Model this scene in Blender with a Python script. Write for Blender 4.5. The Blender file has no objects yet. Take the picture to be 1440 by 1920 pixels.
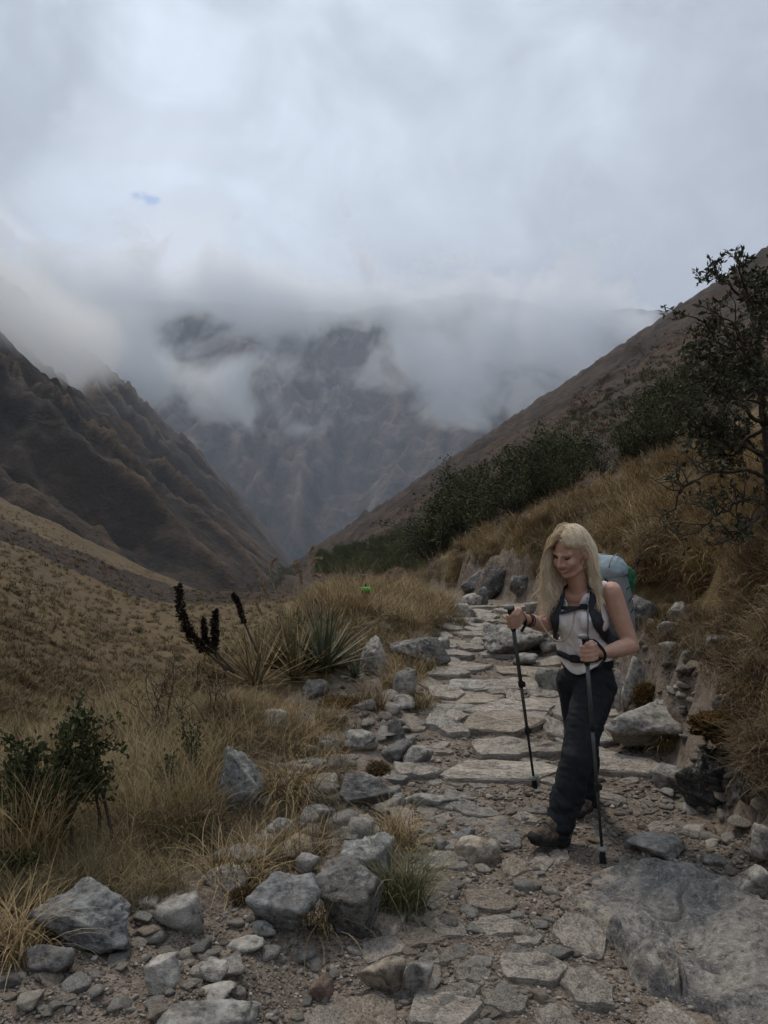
import bpy, bmesh, math, random
import numpy as np
from mathutils import Vector, Matrix, Euler

S = bpy.context.scene
C = S.collection
D = bpy.data
PI = math.pi
rng = np.random.default_rng(11)
random.seed(11)

# ------------------------------------------------------------------ camera
EYE = 1.6
FP = 1450.0                       # focal length in photo pixels (1440 x 1920 frame)
cam = D.objects.new('camera', D.cameras.new('camera'))
C.objects.link(cam)
cam.location = (0, 0, EYE)
cam.rotation_euler = (PI / 2, 0, 0)
cam.data.sensor_fit = 'VERTICAL'
cam.data.sensor_height = 36.0
cam.data.lens = FP / 1920 * 36.0
cam.data.clip_start = 0.05
cam.data.clip_end = 30000
S.camera = cam

# ------------------------------------------------------------------ node helper
def nd(nt, kind, ins=None, **props):
    n = nt.nodes.new(kind)
    for k, v in props.items():
        setattr(n, k, v)
    for k, v in (ins or {}).items():
        s = n.inputs[k]
        if hasattr(v, 'is_output'):
            nt.links.new(v, s)
        else:
            s.default_value = v
    return n
def math_(nt, op, a, b=None, c=None, clamp=False):
    ins = {0: a}
    if b is not None: ins[1] = b
    if c is not None: ins[2] = c
    return nd(nt, 'ShaderNodeMath', ins, operation=op, use_clamp=clamp).outputs[0]
def vmath(nt, op, a, b=None, out=0):
    ins = {0: a}
    if b is not None: ins[1] = b
    return nd(nt, 'ShaderNodeVectorMath', ins, operation=op).outputs[out]
def mixc(nt, f, a, b, blend='MIX'):
    n = nd(nt, 'ShaderNodeMix', data_type='RGBA', blend_type=blend)
    for k, v in ((0, f), (6, a), (7, b)):
        if hasattr(v, 'is_output'): nt.links.new(v, n.inputs[k])
        else: n.inputs[k].default_value = v if k == 0 else (*v, 1)[:4]
    return n.outputs[2]
def noise(nt, vec, scale, detail=4, rough=.55, dist=0.0, out=0, **kw):
    n = nd(nt, 'ShaderNodeTexNoise', {'Scale': scale, 'Detail': detail, 'Roughness': rough, 'Distortion': dist}, **kw)
    if vec is not None: nt.links.new(vec, n.inputs['Vector'])
    return n.outputs[out]
def ramp(nt, x, a, b, lo=0.0, hi=1.0, smooth=True):
    n = nd(nt, 'ShaderNodeMapRange', {0: x, 1: a, 2: b, 3: lo, 4: hi}, interpolation_type='SMOOTHSTEP' if smooth else 'LINEAR')
    return n.outputs[0]

# ------------------------------------------------------------------ world: cloud-covered sky over a Nishita sky
SUN_EL, SUN_AZ = math.radians(60), math.radians(-28)     # azimuth from +Y towards +X
W = D.worlds.new('World'); S.world = W
W.use_nodes = True
nt = W.node_tree
for n in list(nt.nodes): nt.nodes.remove(n)
STR = 0.1
sky = nd(nt, 'ShaderNodeTexSky', sky_type='NISHITA')
sky.sun_disc = False; sky.sun_elevation = SUN_EL; sky.sun_rotation = SUN_AZ
dirv = nd(nt, 'ShaderNodeTexCoord').outputs['Generated']
sep = nd(nt, 'ShaderNodeSeparateXYZ', {0: dirv})
el = sep.outputs[2]
big = noise(nt, vmath(nt, 'MULTIPLY', dirv, (1.0, 1.0, 1.35)), 2.1, 5, .52, .6)
fine = noise(nt, vmath(nt, 'MULTIPLY', vmath(nt, 'ADD', dirv, (3.1, .7, 2.2)), (1.2, 1.0, 1.6)), 5.0, 7, .55, .8)
# brightness rises from a leaden band over the hills to a pale deck overhead
base = ramp(nt, el, 0.05, 0.46)
cl_low, cl_high = (.345, .365, .415), (.50, .555, .632)
ccol = mixc(nt, base, cl_low, cl_high)
tex = math_(nt, 'ADD', math_(nt, 'MULTIPLY', big, .85), math_(nt, 'MULTIPLY', fine, .62))
lows = ramp(nt, noise(nt, vmath(nt, 'ADD', dirv, (5.3, 1.1, .4)), 1.35, 2, .5), .36, .60, .80, 1.06)
gain = math_(nt, 'MULTIPLY', ramp(nt, tex, .50, .95, .66, 1.24, smooth=False), lows)
ccol = mixc(nt, 1.0, ccol, nd(nt, 'ShaderNodeCombineXYZ', {0: gain, 1: gain, 2: gain}).outputs[0], 'MULTIPLY')
def blob(u, v, r):
    d = Vector(((u - 720) / FP, 1, (960 - v) / FP)).normalized()
    return d, vmath(nt, 'DISTANCE', dirv, tuple(d), out=1), r
# a heavier grey mass at the upper left
d, dist, r = blob(40, 330, .3)
grey = math_(nt, 'ADD', dist, math_(nt, 'MULTIPLY', math_(nt, 'SUBTRACT', big, .5), .7))
grey = math_(nt, 'ADD', grey, math_(nt, 'MULTIPLY', math_(nt, 'SUBTRACT', fine, .5), .35))
ccol = mixc(nt, ramp(nt, grey, .02, .34, .55, 0), ccol, (.285, .32, .375))
d, dist, r = blob(1330, 420, .3)
grey = math_(nt, 'ADD', dist, math_(nt, 'MULTIPLY', math_(nt, 'SUBTRACT', fine, .5), .5))
ccol = mixc(nt, ramp(nt, grey, .02, .30, .35, 0), ccol, (.33, .355, .40))
# sun-brightened heap cloud and the small blue opening in it
d, dist, r = blob(285, 455, .10)
edge = math_(nt, 'ADD', dist, math_(nt, 'MULTIPLY', math_(nt, 'SUBTRACT', fine, .5), .55))
glow = ramp(nt, edge, .00, .15, .95, 0)
ccol = mixc(nt, glow, ccol, (.62, .66, .725))
d, dist, r = blob(279, 372, .02)
fine2 = noise(nt, dirv, 30.0, 6, .65, .9)
dv = vmath(nt, 'MULTIPLY', vmath(nt, 'SUBTRACT', dirv, tuple(d)), (1.0, 1.0, 2.9))
hole = math_(nt, 'ADD', vmath(nt, 'LENGTH', dv, out=1), math_(nt, 'MULTIPLY', math_(nt, 'SUBTRACT', fine2, .5), .10))
hole = ramp(nt, hole, .000, .019, 1, 0)
ccol = mixc(nt, 1.0, ccol, (1 / STR,) * 3, 'MULTIPLY')
skyb = sky.outputs[0]
fin = mixc(nt, hole, ccol, skyb)
bg = nd(nt, 'ShaderNodeBackground', {0: fin, 1: STR})
nd(nt, 'ShaderNodeOutputWorld', {0: bg.outputs[0]})

sun = D.objects.new('sun', D.lights.new('sun', 'SUN'))
C.objects.link(sun)
sun.data.energy = 1.5
sun.data.angle = math.radians(10)
sun.data.color = (1.0, .89, .74)
sd = Vector((math.sin(SUN_AZ) * math.cos(SUN_EL), math.cos(SUN_AZ) * math.cos(SUN_EL), math.sin(SUN_EL)))
sun.rotation_euler = sd.to_track_quat('Z', 'Y').to_euler()

S.view_settings.view_transform = 'Standard'
S.view_settings.look = 'None'
S.view_settings.gamma = 1.0
S.view_settings.exposure = 0.45
S.view_settings.use_curve_mapping = False
S.render.engine = 'CYCLES'
cy = S.cycles
cy.use_denoising = True
cy.max_bounces = 22; cy.diffuse_bounces = 3; cy.glossy_bounces = 2; cy.transmission_bounces = 4
cy.transparent_max_bounces = 8; cy.volume_bounces = 20
cy.volume_step_rate = 2.0; cy.volume_max_steps = 256
cy.use_adaptive_sampling = True; cy.adaptive_threshold = 0.015
cy.sample_clamp_indirect = 4.0

# ------------------------------------------------------------------ numpy noise
_p = np.random.default_rng(5).permutation(256); PERM = np.concatenate([_p, _p, _p])
_g = np.random.default_rng(6).normal(size=(256, 3)); GRAD = _g / np.linalg.norm(_g, axis=1)[:, None]
def pnoise(x, y, z=0.0):
    x, y, z = np.broadcast_arrays(np.asarray(x, float), np.asarray(y, float), np.asarray(z, float))
    xi, yi, zi = np.floor(x).astype(int), np.floor(y).astype(int), np.floor(z).astype(int)
    fx, fy, fz = x - xi, y - yi, z - zi
    u, v, w = (f * f * f * (f * (f * 6 - 15) + 10) for f in (fx, fy, fz))
    def g(a, b, c):
        h = PERM[PERM[PERM[(xi + a) & 255] + ((yi + b) & 255)] + ((zi + c) & 255)]
        G = GRAD[h]
        return G[..., 0] * (fx - a) + G[..., 1] * (fy - b) + G[..., 2] * (fz - c)
    l = lambda a, b, t: a + (b - a) * t
    return 1.6 * l(l(l(g(0,0,0), g(1,0,0), u), l(g(0,1,0), g(1,1,0), u), v), l(l(g(0,0,1), g(1,0,1), u), l(g(0,1,1), g(1,1,1), u), v), w)
def fbm(x, y, z=0.0, o=4, lac=2.03, gain=.5):
    s, a = 0, 1.0
    for i in range(o):
        s = s + a * pnoise(np.asarray(x) + 17.3 * i, np.asarray(y) - 9.1 * i, np.asarray(z) + 3.7 * i)
        x, y, z = np.asarray(x) * lac, np.asarray(y) * lac, np.asarray(z) * lac; a *= gain
    return s
def ridged(x, y, z=0.0, o=4):
    s, a = 0, 1.0
    for i in range(o):
        s = s + a * (1 - np.abs(pnoise(np.asarray(x) + 7.7 * i, np.asarray(y) + 5.3 * i, z)) * 2)
        x, y = np.asarray(x) * 2.07, np.asarray(y) * 2.07; a *= .5
    return s
def sstep(a, b, x):
    t = np.clip((np.asarray(x, float) - a) / (b - a), 0, 1); return t * t * (3 - 2 * t)
def smax(a, b, k):
    h = np.clip(.5 + .5 * (a - b) / k, 0, 1); return b + (a - b) * h + k * h * (1 - h)

# ------------------------------------------------------------------ object helpers
def tag(o, label=None, cat=None, group=None, kind=None):
    if label: o['label'] = label
    if cat: o['category'] = cat
    if group: o['group'] = group
    if kind: o['kind'] = kind
    return o
def mesh_from(name, v, f, mat=None, smooth=True):
    me = D.meshes.new(name)
    v = np.asarray(v, dtype=np.float32)
    if isinstance(f, np.ndarray):
        n, k = f.shape
        me.vertices.add(len(v)); me.vertices.foreach_set('co', v.ravel())
        me.loops.add(n * k); me.loops.foreach_set('vertex_index', f.astype(np.int32).ravel())
        me.polygons.add(n)
        me.polygons.foreach_set('loop_start', np.arange(0, n * k, k, dtype=np.int32))
        me.update(calc_edges=True); me.validate()
    else:
        me.from_pydata([tuple(map(float, p)) for p in v], [], [tuple(map(int, q)) for q in f])
        me.update()
    if smooth: me.polygons.foreach_set('use_smooth', np.ones(len(me.polygons), dtype=bool))
    if mat: me.materials.append(mat)
    return me
def link(name, me, parent=None, loc=None):
    o = D.objects.new(name, me); C.objects.link(o)
    if parent is not None: o.parent = parent
    if loc is not None: o.location = loc
    return o
def empty(name, loc=(0, 0, 0)):
    o = D.objects.new(name, None); C.objects.link(o); o.location = loc; o.empty_display_size = .2
    return o
def new_mat(name):
    m = D.materials.new(name); m.use_nodes = True
    nt = m.node_tree
    for n in list(nt.nodes): nt.nodes.remove(n)
    b = nd(nt, 'ShaderNodeBsdfPrincipled')
    nd(nt, 'ShaderNodeOutputMaterial', {0: b.outputs[0]})
    b.inputs['Roughness'].default_value = .9
    b.inputs['Specular IOR Level'].default_value = .25
    return m, nt, b
def bump(nt, b, h, strength, dist):
    n = nd(nt, 'ShaderNodeBump', {'Strength': strength, 'Distance': dist, 'Height': h})
    nt.links.new(n.outputs[0], b.inputs['Normal'])
def plain(name, col, rough=.8, spec=.25, nscale=0, namt=.15, bscale=0, bamt=0.0, bdist=.002, metal=0.0):
    m, nt, b = new_mat(name)
    b.inputs['Roughness'].default_value = rough; b.inputs['Specular IOR Level'].default_value = spec
    b.inputs['Metallic'].default_value = metal
    co = nd(nt, 'ShaderNodeTexCoord').outputs['Object']
    if nscale:
        n = noise(nt, co, nscale, 4, .6)
        c = mixc(nt, ramp(nt, n, .3, .7), tuple(x * (1 - namt) for x in col), tuple(min(1, x * (1 + namt)) for x in col))
        nt.links.new(c, b.inputs['Base Color'])
    else:
        b.inputs['Base Color'].default_value = (*col, 1)
    if bscale:
        bump(nt, b, noise(nt, co, bscale, 3, .6), bamt, bdist)
    return m
def px(u, v, Y):
    return Vector(((u - 720) / FP * Y, Y, EYE - (v - 960) / FP * Y))
# ================================================================== TERRAIN
KY  = np.array([-60, 0, 2.4, 3.5, 4.8, 6.2, 8, 10.3, 12, 13, 16, 25, 37, 60, 100, 300, 1000, 4000], float)
KXC = np.array([.3, .5, .62, .80, .92, 1.05, 1.12, 1.50, 1.20, .95, .5, -.2, -.9, -3.5, -8, -33, -127, -508])
KHW = np.array([1, 1, .92, .72, .84, .68, .55, .46, .42, .42, .4, .4, .4, .5, .6, 1, 1, 1])
KZP = np.array([-.6, 0, 0, 0, .05, .14, .22, .30, .26, .18, -.1, -1.05, -2.6, -5, -9, -24, -75, -300])
KXE = np.array([-9, -7, -6, -3.9, -2.6, -1.75, -1.15, -.4, .2, .25, -.4, -1.3, -2.2, -5, -10, -36, -131, -513])
def path_x(y): return np.interp(y, KY, KXC)
def path_w(y): return np.interp(y, KY, KHW)
def path_z(y): return np.interp(y, KY, KZP)

def outcrop(x, y):
    return np.maximum(0, ridged((x + .35 * y) / 46, (y - .5 * x) / 75, 9., 4) - 1.32 + .25 * pnoise(x / 120, y / 120, 3.))

def height(x, y, fine=True):
    x = np.asarray(x, float); y = np.asarray(y, float)
    xc, hw, zp, xe = path_x(y), path_w(y), path_z(y), np.interp(y, KY, KXE)
    r = np.hypot(x, y)
    # right bank: a cut face, then the hillside
    dr = x - xc - hw + .10 * pnoise(y * .9, 3.3) + .06 * pnoise(y * 2.7, 8.3)
    nearw = 1 - sstep(14, 40, y)
    cut = .42 * sstep(0, .26, dr) + .30 * sstep(.55, .95, dr + .25 * pnoise(x * .8, y * .8, 2.))
    slope = .50 * nearw + .665 * (1 - nearw)
    up = np.maximum(dr, 0)
    bank = cut * nearw + slope * up
    bank = bank - nearw * .9 * sstep(3.0, 5.5, x) * np.maximum(0, 1 - y / 9)          # knoll flattens beside the camera
    bank -= 1.7 * sstep(12.5, 19, y) * (1 - sstep(60, 140, y)) * sstep(.2, 2.5, dr)
    bank = np.where((y < 3.3) & (x < 60), bank * (.45 + .55 * sstep(1.8, 3.3, y)), bank)
    # left: rough berm, then the drop into the bowl
    dl = np.maximum(xc - hw - x + .10 * pnoise(y * 1.3, 11.7), 0)
    berm = (.10 * sstep(0, .3, dl) + .16 * sstep(.2, 1.2, dl) * sstep(4.0, 6.5, y)) * (1 - sstep(30, 60, y)) - .42 * sstep(1.0, 2.8, dl) * sstep(3.4, 5, y) * (1 - sstep(30, 60, y))
    over = np.maximum(xe - x, 0)
    drop = (.58 + .9 * sstep(70, 160, y)) * (over - .8 * (1 - np.exp(-over / .8)))
    R = zp + bank + berm - drop
    F = -4.7 - .034 * y
    F = np.where(y > 92, F - .30 * (y - 92) , F)
    Lp = -.2097 * y - .471 * x - 3.2
    Lp = Lp - np.where(y > 430, .6 * (y - 430), 0)
    yy = np.maximum(y, 30.)
    F = F + .35 * fbm(x / 11, y / 11, 1., 3)
    Lp = Lp + 1.0 * fbm(x / 40, y / 40, 4., 3) * np.clip(r / 60, .3, 2.2) + .9 * (1 - np.abs(pnoise((x + .5 * y) / 26, y / 90, 7.)) * 2) * np.clip(r / 80, .2, 2)
    H = smax(smax(R, F, 1.2), Lp, 1.5)
    VF = zp - 9 - .02 * y
    H = smax(H, VF, 3.0)
    # relief
    right = sstep(.5, 6, x - xc - hw)
    far = sstep(40, 160, r)
    t = (x * .82 + y * .22)
    ribs = (ridged(y / 95 + x / 400, x / 420, 3.1, 4) - 1.0)
    H = H + right * far * (ribs * np.clip(r * .014, 0, 8) + fbm(x / 16, y / 16, 2., 4) * np.clip(r * .007, 0, 3.2) + outcrop(x, y) * np.clip(r * .022, 0, 7))
    if fine:
        inpath = 1 - sstep(.0, .35, np.abs(x - xc) - hw)
        nearf = 1 - sstep(18, 45, r)
        H = H + nearf * ((1 - inpath) * (.09 * fbm(x * .9, y * .9, 5., 4) + .05 * fbm(x * 3.1, y * 3.1, 6., 3)) + inpath * (.022 * fbm(x * 1.6, y * 1.6, 2., 3) + .010 * fbm(x * 9, y * 9, 1., 3)))
        # rough broken cut face and small overhang steps on the right
        face = sstep(0, .2, dr) * (1 - sstep(1.2, 2.2, dr)) * nearf
        H = H + face * (.20 * (ridged(x * 1.5, y * 1.5, 4., 4) - 1) + .09 * fbm(x * 5, y * 5, 3., 3))
        H = H + .22 * fbm(x / 3.4, y / 3.4, 8., 3) * sstep(8, 20, r) * (1 - sstep(150, 300, r))
    return H

# the same heights on a grid, for quick look-ups
_T = np.linspace(-.62, .70, 460); _Y = np.exp(np.linspace(math.log(1.25), math.log(900), 900))
_H = height(_T[:, None] * _Y[None, :], np.broadcast_to(_Y[None, :], (460, 900)))
_V = 960 - (_H - EYE) / _Y[None, :] * FP
_VM = np.minimum.accumulate(_V, axis=1)
def heights(x, y):
    x = np.asarray(x, float); y = np.asarray(y, float)
    a = np.clip((x / np.maximum(y, .1) - _T[0]) / (_T[1] - _T[0]), 0, 458.999); c = np.clip((np.log(np.maximum(y, 1.25)) - math.log(1.25)) / (math.log(900 / 1.25) / 899), 0, 898.999)
    i, j = a.astype(int), c.astype(int); f, g = a - i, c - j
    return (_H[i, j] * (1 - f) + _H[i+1, j] * f) * (1 - g) + (_H[i, j+1] * (1 - f) + _H[i+1, j+1] * f) * g
def gz(x, y): return float(heights(x, y))
def ground_hits(u, v):
    """The points of the ground that photo pixels (u, v) look at."""
    u = np.asarray(u, float); v = np.asarray(v, float)
    t = (u - 720) / FP
    i = np.clip(np.round((t - _T[0]) / (_T[1] - _T[0])).astype(int), 0, 459)
    k = np.clip(np.argmax(_VM[i] <= v[:, None], axis=1), 1, 899)
    va, vb = _VM[i, k-1], _VM[i, k]
    Y = _Y[k-1] + np.clip((va - v) / (va - vb + 1e-9), 0, 1) * (_Y[k] - _Y[k-1])
    return np.stack([t * Y, Y, heights(t * Y, Y)], 1)
def ground_hit(u, v): return Vector(ground_hits([u], [v])[0])

# ---- materials of the ground
def world_pos(nt): return nd(nt, 'ShaderNodeNewGeometry').outputs['Position']
def mat_ground():
    m, nt, b = new_mat('earth')
    p = world_pos(nt)
    grass = nd(nt, 'ShaderNodeAttribute', attribute_name='grass').outputs['Fac']
    n1 = noise(nt, p, 1.3, 5, .6); n2 = noise(nt, p, 14, 5, .65); n3 = noise(nt, p, 70, 3, .6)
    dirt = mixc(nt, ramp(nt, n1, .35, .68), (.085, .065, .049), (.165, .130, .100))
    dirt = mixc(nt, ramp(nt, n2, .42, .72), dirt, (.24, .20, .16))
    dirt = mixc(nt, math_(nt, 'MULTIPLY', ramp(nt, n3, .56, .66), .7), dirt, (.26, .235, .21))
    dirt = mixc(nt, math_(nt, 'MULTIPLY', ramp(nt, n3, .45, .36), .55), dirt, (.035, .027, .022))
    n4 = noise(nt, p, .22, 5, .6); n5 = noise(nt, p, 3.0, 5, .7)
    gr = mixc(nt, ramp(nt, n4, .35, .66), (.082, .056, .025), (.128, .089, .039))
    gr = mixc(nt, ramp(nt, n5, .40, .72), gr, (.052, .032, .016))
    n6 = noise(nt, p, 9.0, 4, .65)
    gr = mixc(nt, math_(nt, 'MULTIPLY', ramp(nt, n6, .55, .7), .6), gr, (.175, .112, .050))
    c = mixc(nt, ramp(nt, math_(nt, 'ADD', grass, math_(nt, 'MULTIPLY', math_(nt, 'SUBTRACT', n2, .5), .5)), .35, .6), dirt, gr)
    nt.links.new(c, b.inputs['Base Color'])
    h = math_(nt, 'ADD', math_(nt, 'MULTIPLY', n2, .6), math_(nt, 'MULTIPLY', n3, .35))
    bump(nt, b, h, .8, .025)
    return m
def mat_hill(name, straw, brown, dark, rock, s=1.0, rockamt=.5):
    m, nt, b = new_mat(name)
    p = world_pos(nt)
    n1 = noise(nt, p, .016 * s, 6, .62, .4); n2 = noise(nt, p, .11 * s, 6, .68); n3 = noise(nt, p, .55 * s, 4, .7)
    rib = nd(nt, 'ShaderNodeAttribute', attribute_name='rib').outputs['Fac']
    c = mixc(nt, ramp(nt, n1, .36, .64), dark, brown)
    c = mixc(nt, ramp(nt, math_(nt, 'ADD', rib, math_(nt, 'MULTIPLY', math_(nt, 'SUBTRACT', n2, .5), .9)), .5, .95), c, straw)
    c = mixc(nt, math_(nt, 'MULTIPLY', ramp(nt, n2, .50, .70), rockamt), c, rock)
    c = mixc(nt, math_(nt, 'MULTIPLY', ramp(nt, n3, .50, .72), .65), c, tuple(x * .55 for x in dark))
    n4 = noise(nt, vmath(nt, 'MULTIPLY', p, (.35, 1.0, .35)), .10 * s, 7, .72, .8)
    c = mixc(nt, math_(nt, 'MULTIPLY', ramp(nt, n4, .54, .66), .6), c, tuple(x * .45 for x in dark))
    c = mixc(nt, math_(nt, 'MULTIPLY', ramp(nt, n4, .44, .34), .5), c, straw)
    rk = nd(nt, 'ShaderNodeAttribute', attribute_name='rock').outputs['Fac']
    c = mixc(nt, math_(nt, 'MULTIPLY', rk, .8), c, mixc(nt, ramp(nt, n3, .35, .65), tuple(x * .6 for x in rock), rock))
    nt.links.new(c, b.inputs['Base Color'])
    bump(nt, b, math_(nt, 'ADD', math_(nt, 'MULTIPLY', n2, 1.0), math_(nt, 'MULTIPLY', n3, .35)), .9, 4.0 / s)
    return m
M_GROUND = mat_ground()
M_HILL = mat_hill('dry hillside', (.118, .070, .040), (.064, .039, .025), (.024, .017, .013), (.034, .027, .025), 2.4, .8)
M_MOUNT = mat_hill('shaded mountain', (.115, .078, .048), (.052, .037, .026), (.017, .015, .015), (.038, .034, .033), .75, .55)  # cloud shadow over the left mountain is put into these dark colours
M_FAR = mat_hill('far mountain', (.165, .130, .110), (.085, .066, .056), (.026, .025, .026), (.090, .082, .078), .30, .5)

# ---- one polar sheet, fine in front of the camera, coarse behind it
def polar_sheet():
    af = np.radians(np.linspace(-40, 42, 560))
    ab = np.radians(np.linspace(42, 320, 60))[1:-1]
    ang = np.concatenate([af, ab])
    rad = np.concatenate([[0.05, .5], np.exp(np.linspace(math.log(1.0), math.log(16), 300)), np.exp(np.linspace(math.log(16), math.log(1500), 300))[1:]])
    A, Rr = np.meshgrid(ang, rad)
    X = Rr * np.sin(A); Y = Rr * np.cos(A)
    Z = height(X, Y)
    nr, na = X.shape
    idx = np.arange(nr * na).reshape(nr, na)
    nx = np.roll(idx, -1, axis=1)
    f = np.stack([idx[:-1], nx[:-1], nx[1:], idx[1:]], axis=-1)
    fc = f.reshape(-1, 4)[:, ::-1]
    P = np.stack([X, Y, Z], -1).reshape(-1, 3)
    ctr = P[fc].mean(1)
    r = np.hypot(ctr[:, 0], ctr[:, 1])
    xc, hw = path_x(ctr[:, 1]), path_w(ctr[:, 1])
    Rside = ctr[:, 0] > xc + hw * .5
    on_path = (np.abs(ctr[:, 0] - xc) < hw + .12) & (r < 40) & (ctr[:, 1] > -8)
    far = r > 16
    hill = far & (Rside | ((ctr[:, 1] > 75) & (ctr[:, 0] > xc - 40))) & ~on_path
    slope = far & ~hill & ~on_path
    d = np.abs(P[:, 0] - path_x(P[:, 1])) - path_w(P[:, 1])
    n = .28 * fbm(P[:, 0] * 1.1, P[:, 1] * 1.1, 3., 3)
    grass = sstep(.15, .6, d + n)
    ll = (P[:, 0] < path_x(P[:, 1]))                      # stony strip left of the path, gravel corner in the foreground
    strip = (1 - sstep(.3, 1.5, d + n * 1.2)) * ll * (P[:, 1] < 7)
    corner = 1 - sstep(3.0, 3.55, P[:, 1] + .35 * P[:, 0] * -1 * 0 + n * .6)
    grass = np.where(P[:, 1] < 12, grass * (1 - .85 * np.maximum(strip, corner * (P[:, 0] > -2.6))), grass)
    rib = .5 + .35 * fbm(P[:, 0] / 60, P[:, 1] / 30, 1., 3)
    rk = sstep(.02, .35, outcrop(P[:, 0], P[:, 1]) + .10 * fbm(P[:, 0] / 5, P[:, 1] / 5, 1., 3)) * sstep(40, 120, np.hypot(P[:, 0], P[:, 1]))
    for name, mask, mat in (('ground', ~(on_path | hill | slope), M_GROUND), ('path', on_path, M_GROUND), ('hillside', hill, M_HILL), ('grassy_slope', slope, M_GROUND)):
        ff = fc[mask]
        used, inv = np.unique(ff, return_inverse=True)
        me = mesh_from(name, P[used], inv.reshape(-1, 4).astype(np.int32), mat)
        a = me.attributes.new('grass', 'FLOAT', 'POINT'); a.data.foreach_set('value', grass[used].astype(np.float32))
        a = me.attributes.new('rib', 'FLOAT', 'POINT'); a.data.foreach_set('value', rib[used].astype(np.float32))
        if name == 'hillside':
            a = me.attributes.new('rock', 'FLOAT', 'POINT'); a.data.foreach_set('value', rk[used].astype(np.float32))
        o = link(name, me); o['kind'] = 'structure'
        yield o
GROUND, PATH, HILLSIDE, SLOPE = polar_sheet()

def sheet(name, xs, ys, fn, mat, rib=None):
    X, Y = xs, ys
    Z, rb = fn(X, Y)
    nr, na = X.shape
    idx = np.arange(nr * na).reshape(nr, na)
    f = np.stack([idx[:-1, :-1], idx[:-1, 1:], idx[1:, 1:], idx[1:, :-1]], -1).reshape(-1, 4)
    me = mesh_from(name, np.stack([X, Y, Z], -1).reshape(-1, 3), f.astype(np.int32), mat)
    a = me.attributes.new('rib', 'FLOAT', 'POINT'); a.data.foreach_set('value', rb.ravel().astype(np.float32))
    o = link(name, me); o['kind'] = 'structure'
    return o
# ---- the dark mountain side on the left of the valley: spurs running down to the stream
def left_mount(X, Y):
    base = -.155 * Y - .85 * X - 30
    w = Y + .30 * X + 60 * pnoise(X / 260, Y / 260, 2.)
    rib = 1 - np.abs(pnoise(w / 210, 3.7, X / 900)) * 2
    rib2 = 1 - np.abs(pnoise(w / 74, 9.1, X / 500)) * 2
    rib3 = ridged(w / 30, X / 110, 5., 3) - 1
    amp = sstep(0, 260, -X - .12 * Y + 40)
    Z = base + amp * (66 * (rib - .80) + 42 * (rib2 - .70) + 19 * rib3) + 14 * fbm(X / 60, Y / 60, 3., 4) * amp
    for y0, s, h in ((1500, 170, 75), (2350, 260, 120), (3050, 260, 90)):
        Z = Z + h * np.exp(-((Y + .25 * X - y0) / s) ** 2) * amp
    Z = Z - .55 * np.maximum(0, 620 - Y) ** 1.0 * sstep(0, 1, np.maximum(0, 620 - Y) / 200)
    return Z, np.clip(.20 * rib + .60 * rib2 + .30 * rib3 + .02, 0, 1)  # crests paler: light brown ground and their sunlit look, both put into the colour
ys = np.exp(np.linspace(math.log(230), math.log(3600), 420))[:, None]
ts = np.linspace(-.82, -.02, 330)[None, :]
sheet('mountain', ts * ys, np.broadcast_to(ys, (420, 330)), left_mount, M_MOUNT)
# ---- the massif that closes the valley
def far_mount(X, Y):
    gx = -.055 * Y + 40 * pnoise(Y / 700, 1.5)
    d = X - gx
    wx = X + 130 * pnoise(X / 700, Y / 700, 8.)
    climb = .62 * (Y - 3900) + 3.2e-4 * np.maximum(0, Y - 4600) ** 2
    left = .34 * np.abs(np.minimum(d, 0)); right = .62 * np.maximum(d, 0)
    left = np.minimum(left, 300 + .05 * np.abs(d)); right = np.minimum(right, 700)
    pyr = 420 * np.exp(-(((X + 780) / 420) ** 2 + ((Y - 4900) / 700) ** 2))
    rib = ridged(wx / 330 - Y / 900, Y / 1500, 2., 4) - 1
    rib2 = ridged((X + Y * .7) / 260, (Y - X) / 900, 6., 4) - 1
    k = np.where(d < 0, 1, .3)
    def ridge(x0, y0, x1, y1, h, w):
        ax_, ay_ = x1 - x0, y1 - y0; t = np.clip(((wx2 - x0) * ax_ + (Y - y0) * ay_) / (ax_ * ax_ + ay_ * ay_), 0, 1)
        dd = np.hypot(wx2 - x0 - t * ax_, Y - y0 - t * ay_)
        return h * np.maximum(0, 1 - dd / w) ** 1.15
    wx2 = X + 70 * pnoise(X / 260, Y / 260, 4.)
    spur = ridge(-968, 5200, -430, 3850, 260, 430) + ridge(-1690, 5200, -930, 3900, 260, 420) + ridge(1080, 5700, -130, 3850, 300, 420) + ridge(720, 5900, -100, 4700, 220, 320) + ridge(-300, 5300, -330, 4300, 190, 260) + ridge(1500, 5600, 500, 4100, 240, 350) + ridge(-650, 5600, -560, 4600, 150, 250)
    Z = -400 + climb + left + right + pyr * .7 + spur + 95 * rib * k + 85 * rib2 * (1 - k * .55) + 45 * fbm(X / 200, Y / 200, 1., 5)
    Z = Z - 620 * sstep(600, 1700, X)
    Z = np.where(Z > 1400, 1400 + .26 * (Z - 1400), Z)
    return Z, np.clip(.18 + .40 * rib + .34 * rib2 + spur / 700, 0, 1)
ys = np.linspace(2800, 6600, 380)[:, None]; xs = np.linspace(-3000, 2400, 420)[None, :]
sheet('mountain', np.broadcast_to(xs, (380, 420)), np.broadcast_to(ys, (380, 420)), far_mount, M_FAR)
# ---- stream bed and valley bottom far below, and land to the horizon all round
def low_land(X, Y): return -120 - .07 * np.maximum(Y, 0) + 14 * fbm(X / 300, Y / 300, 3., 4) + np.where(Y < 0, -60, 0), .3 + 0 * X
ys = np.linspace(-7000, 7000, 120)[:, None]; xs = np.linspace(-7000, 7000, 120)[None, :]
sheet('valley_floor', np.broadcast_to(xs, (120, 120)), np.broadcast_to(ys, (120, 120)), low_land, M_MOUNT)

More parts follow.
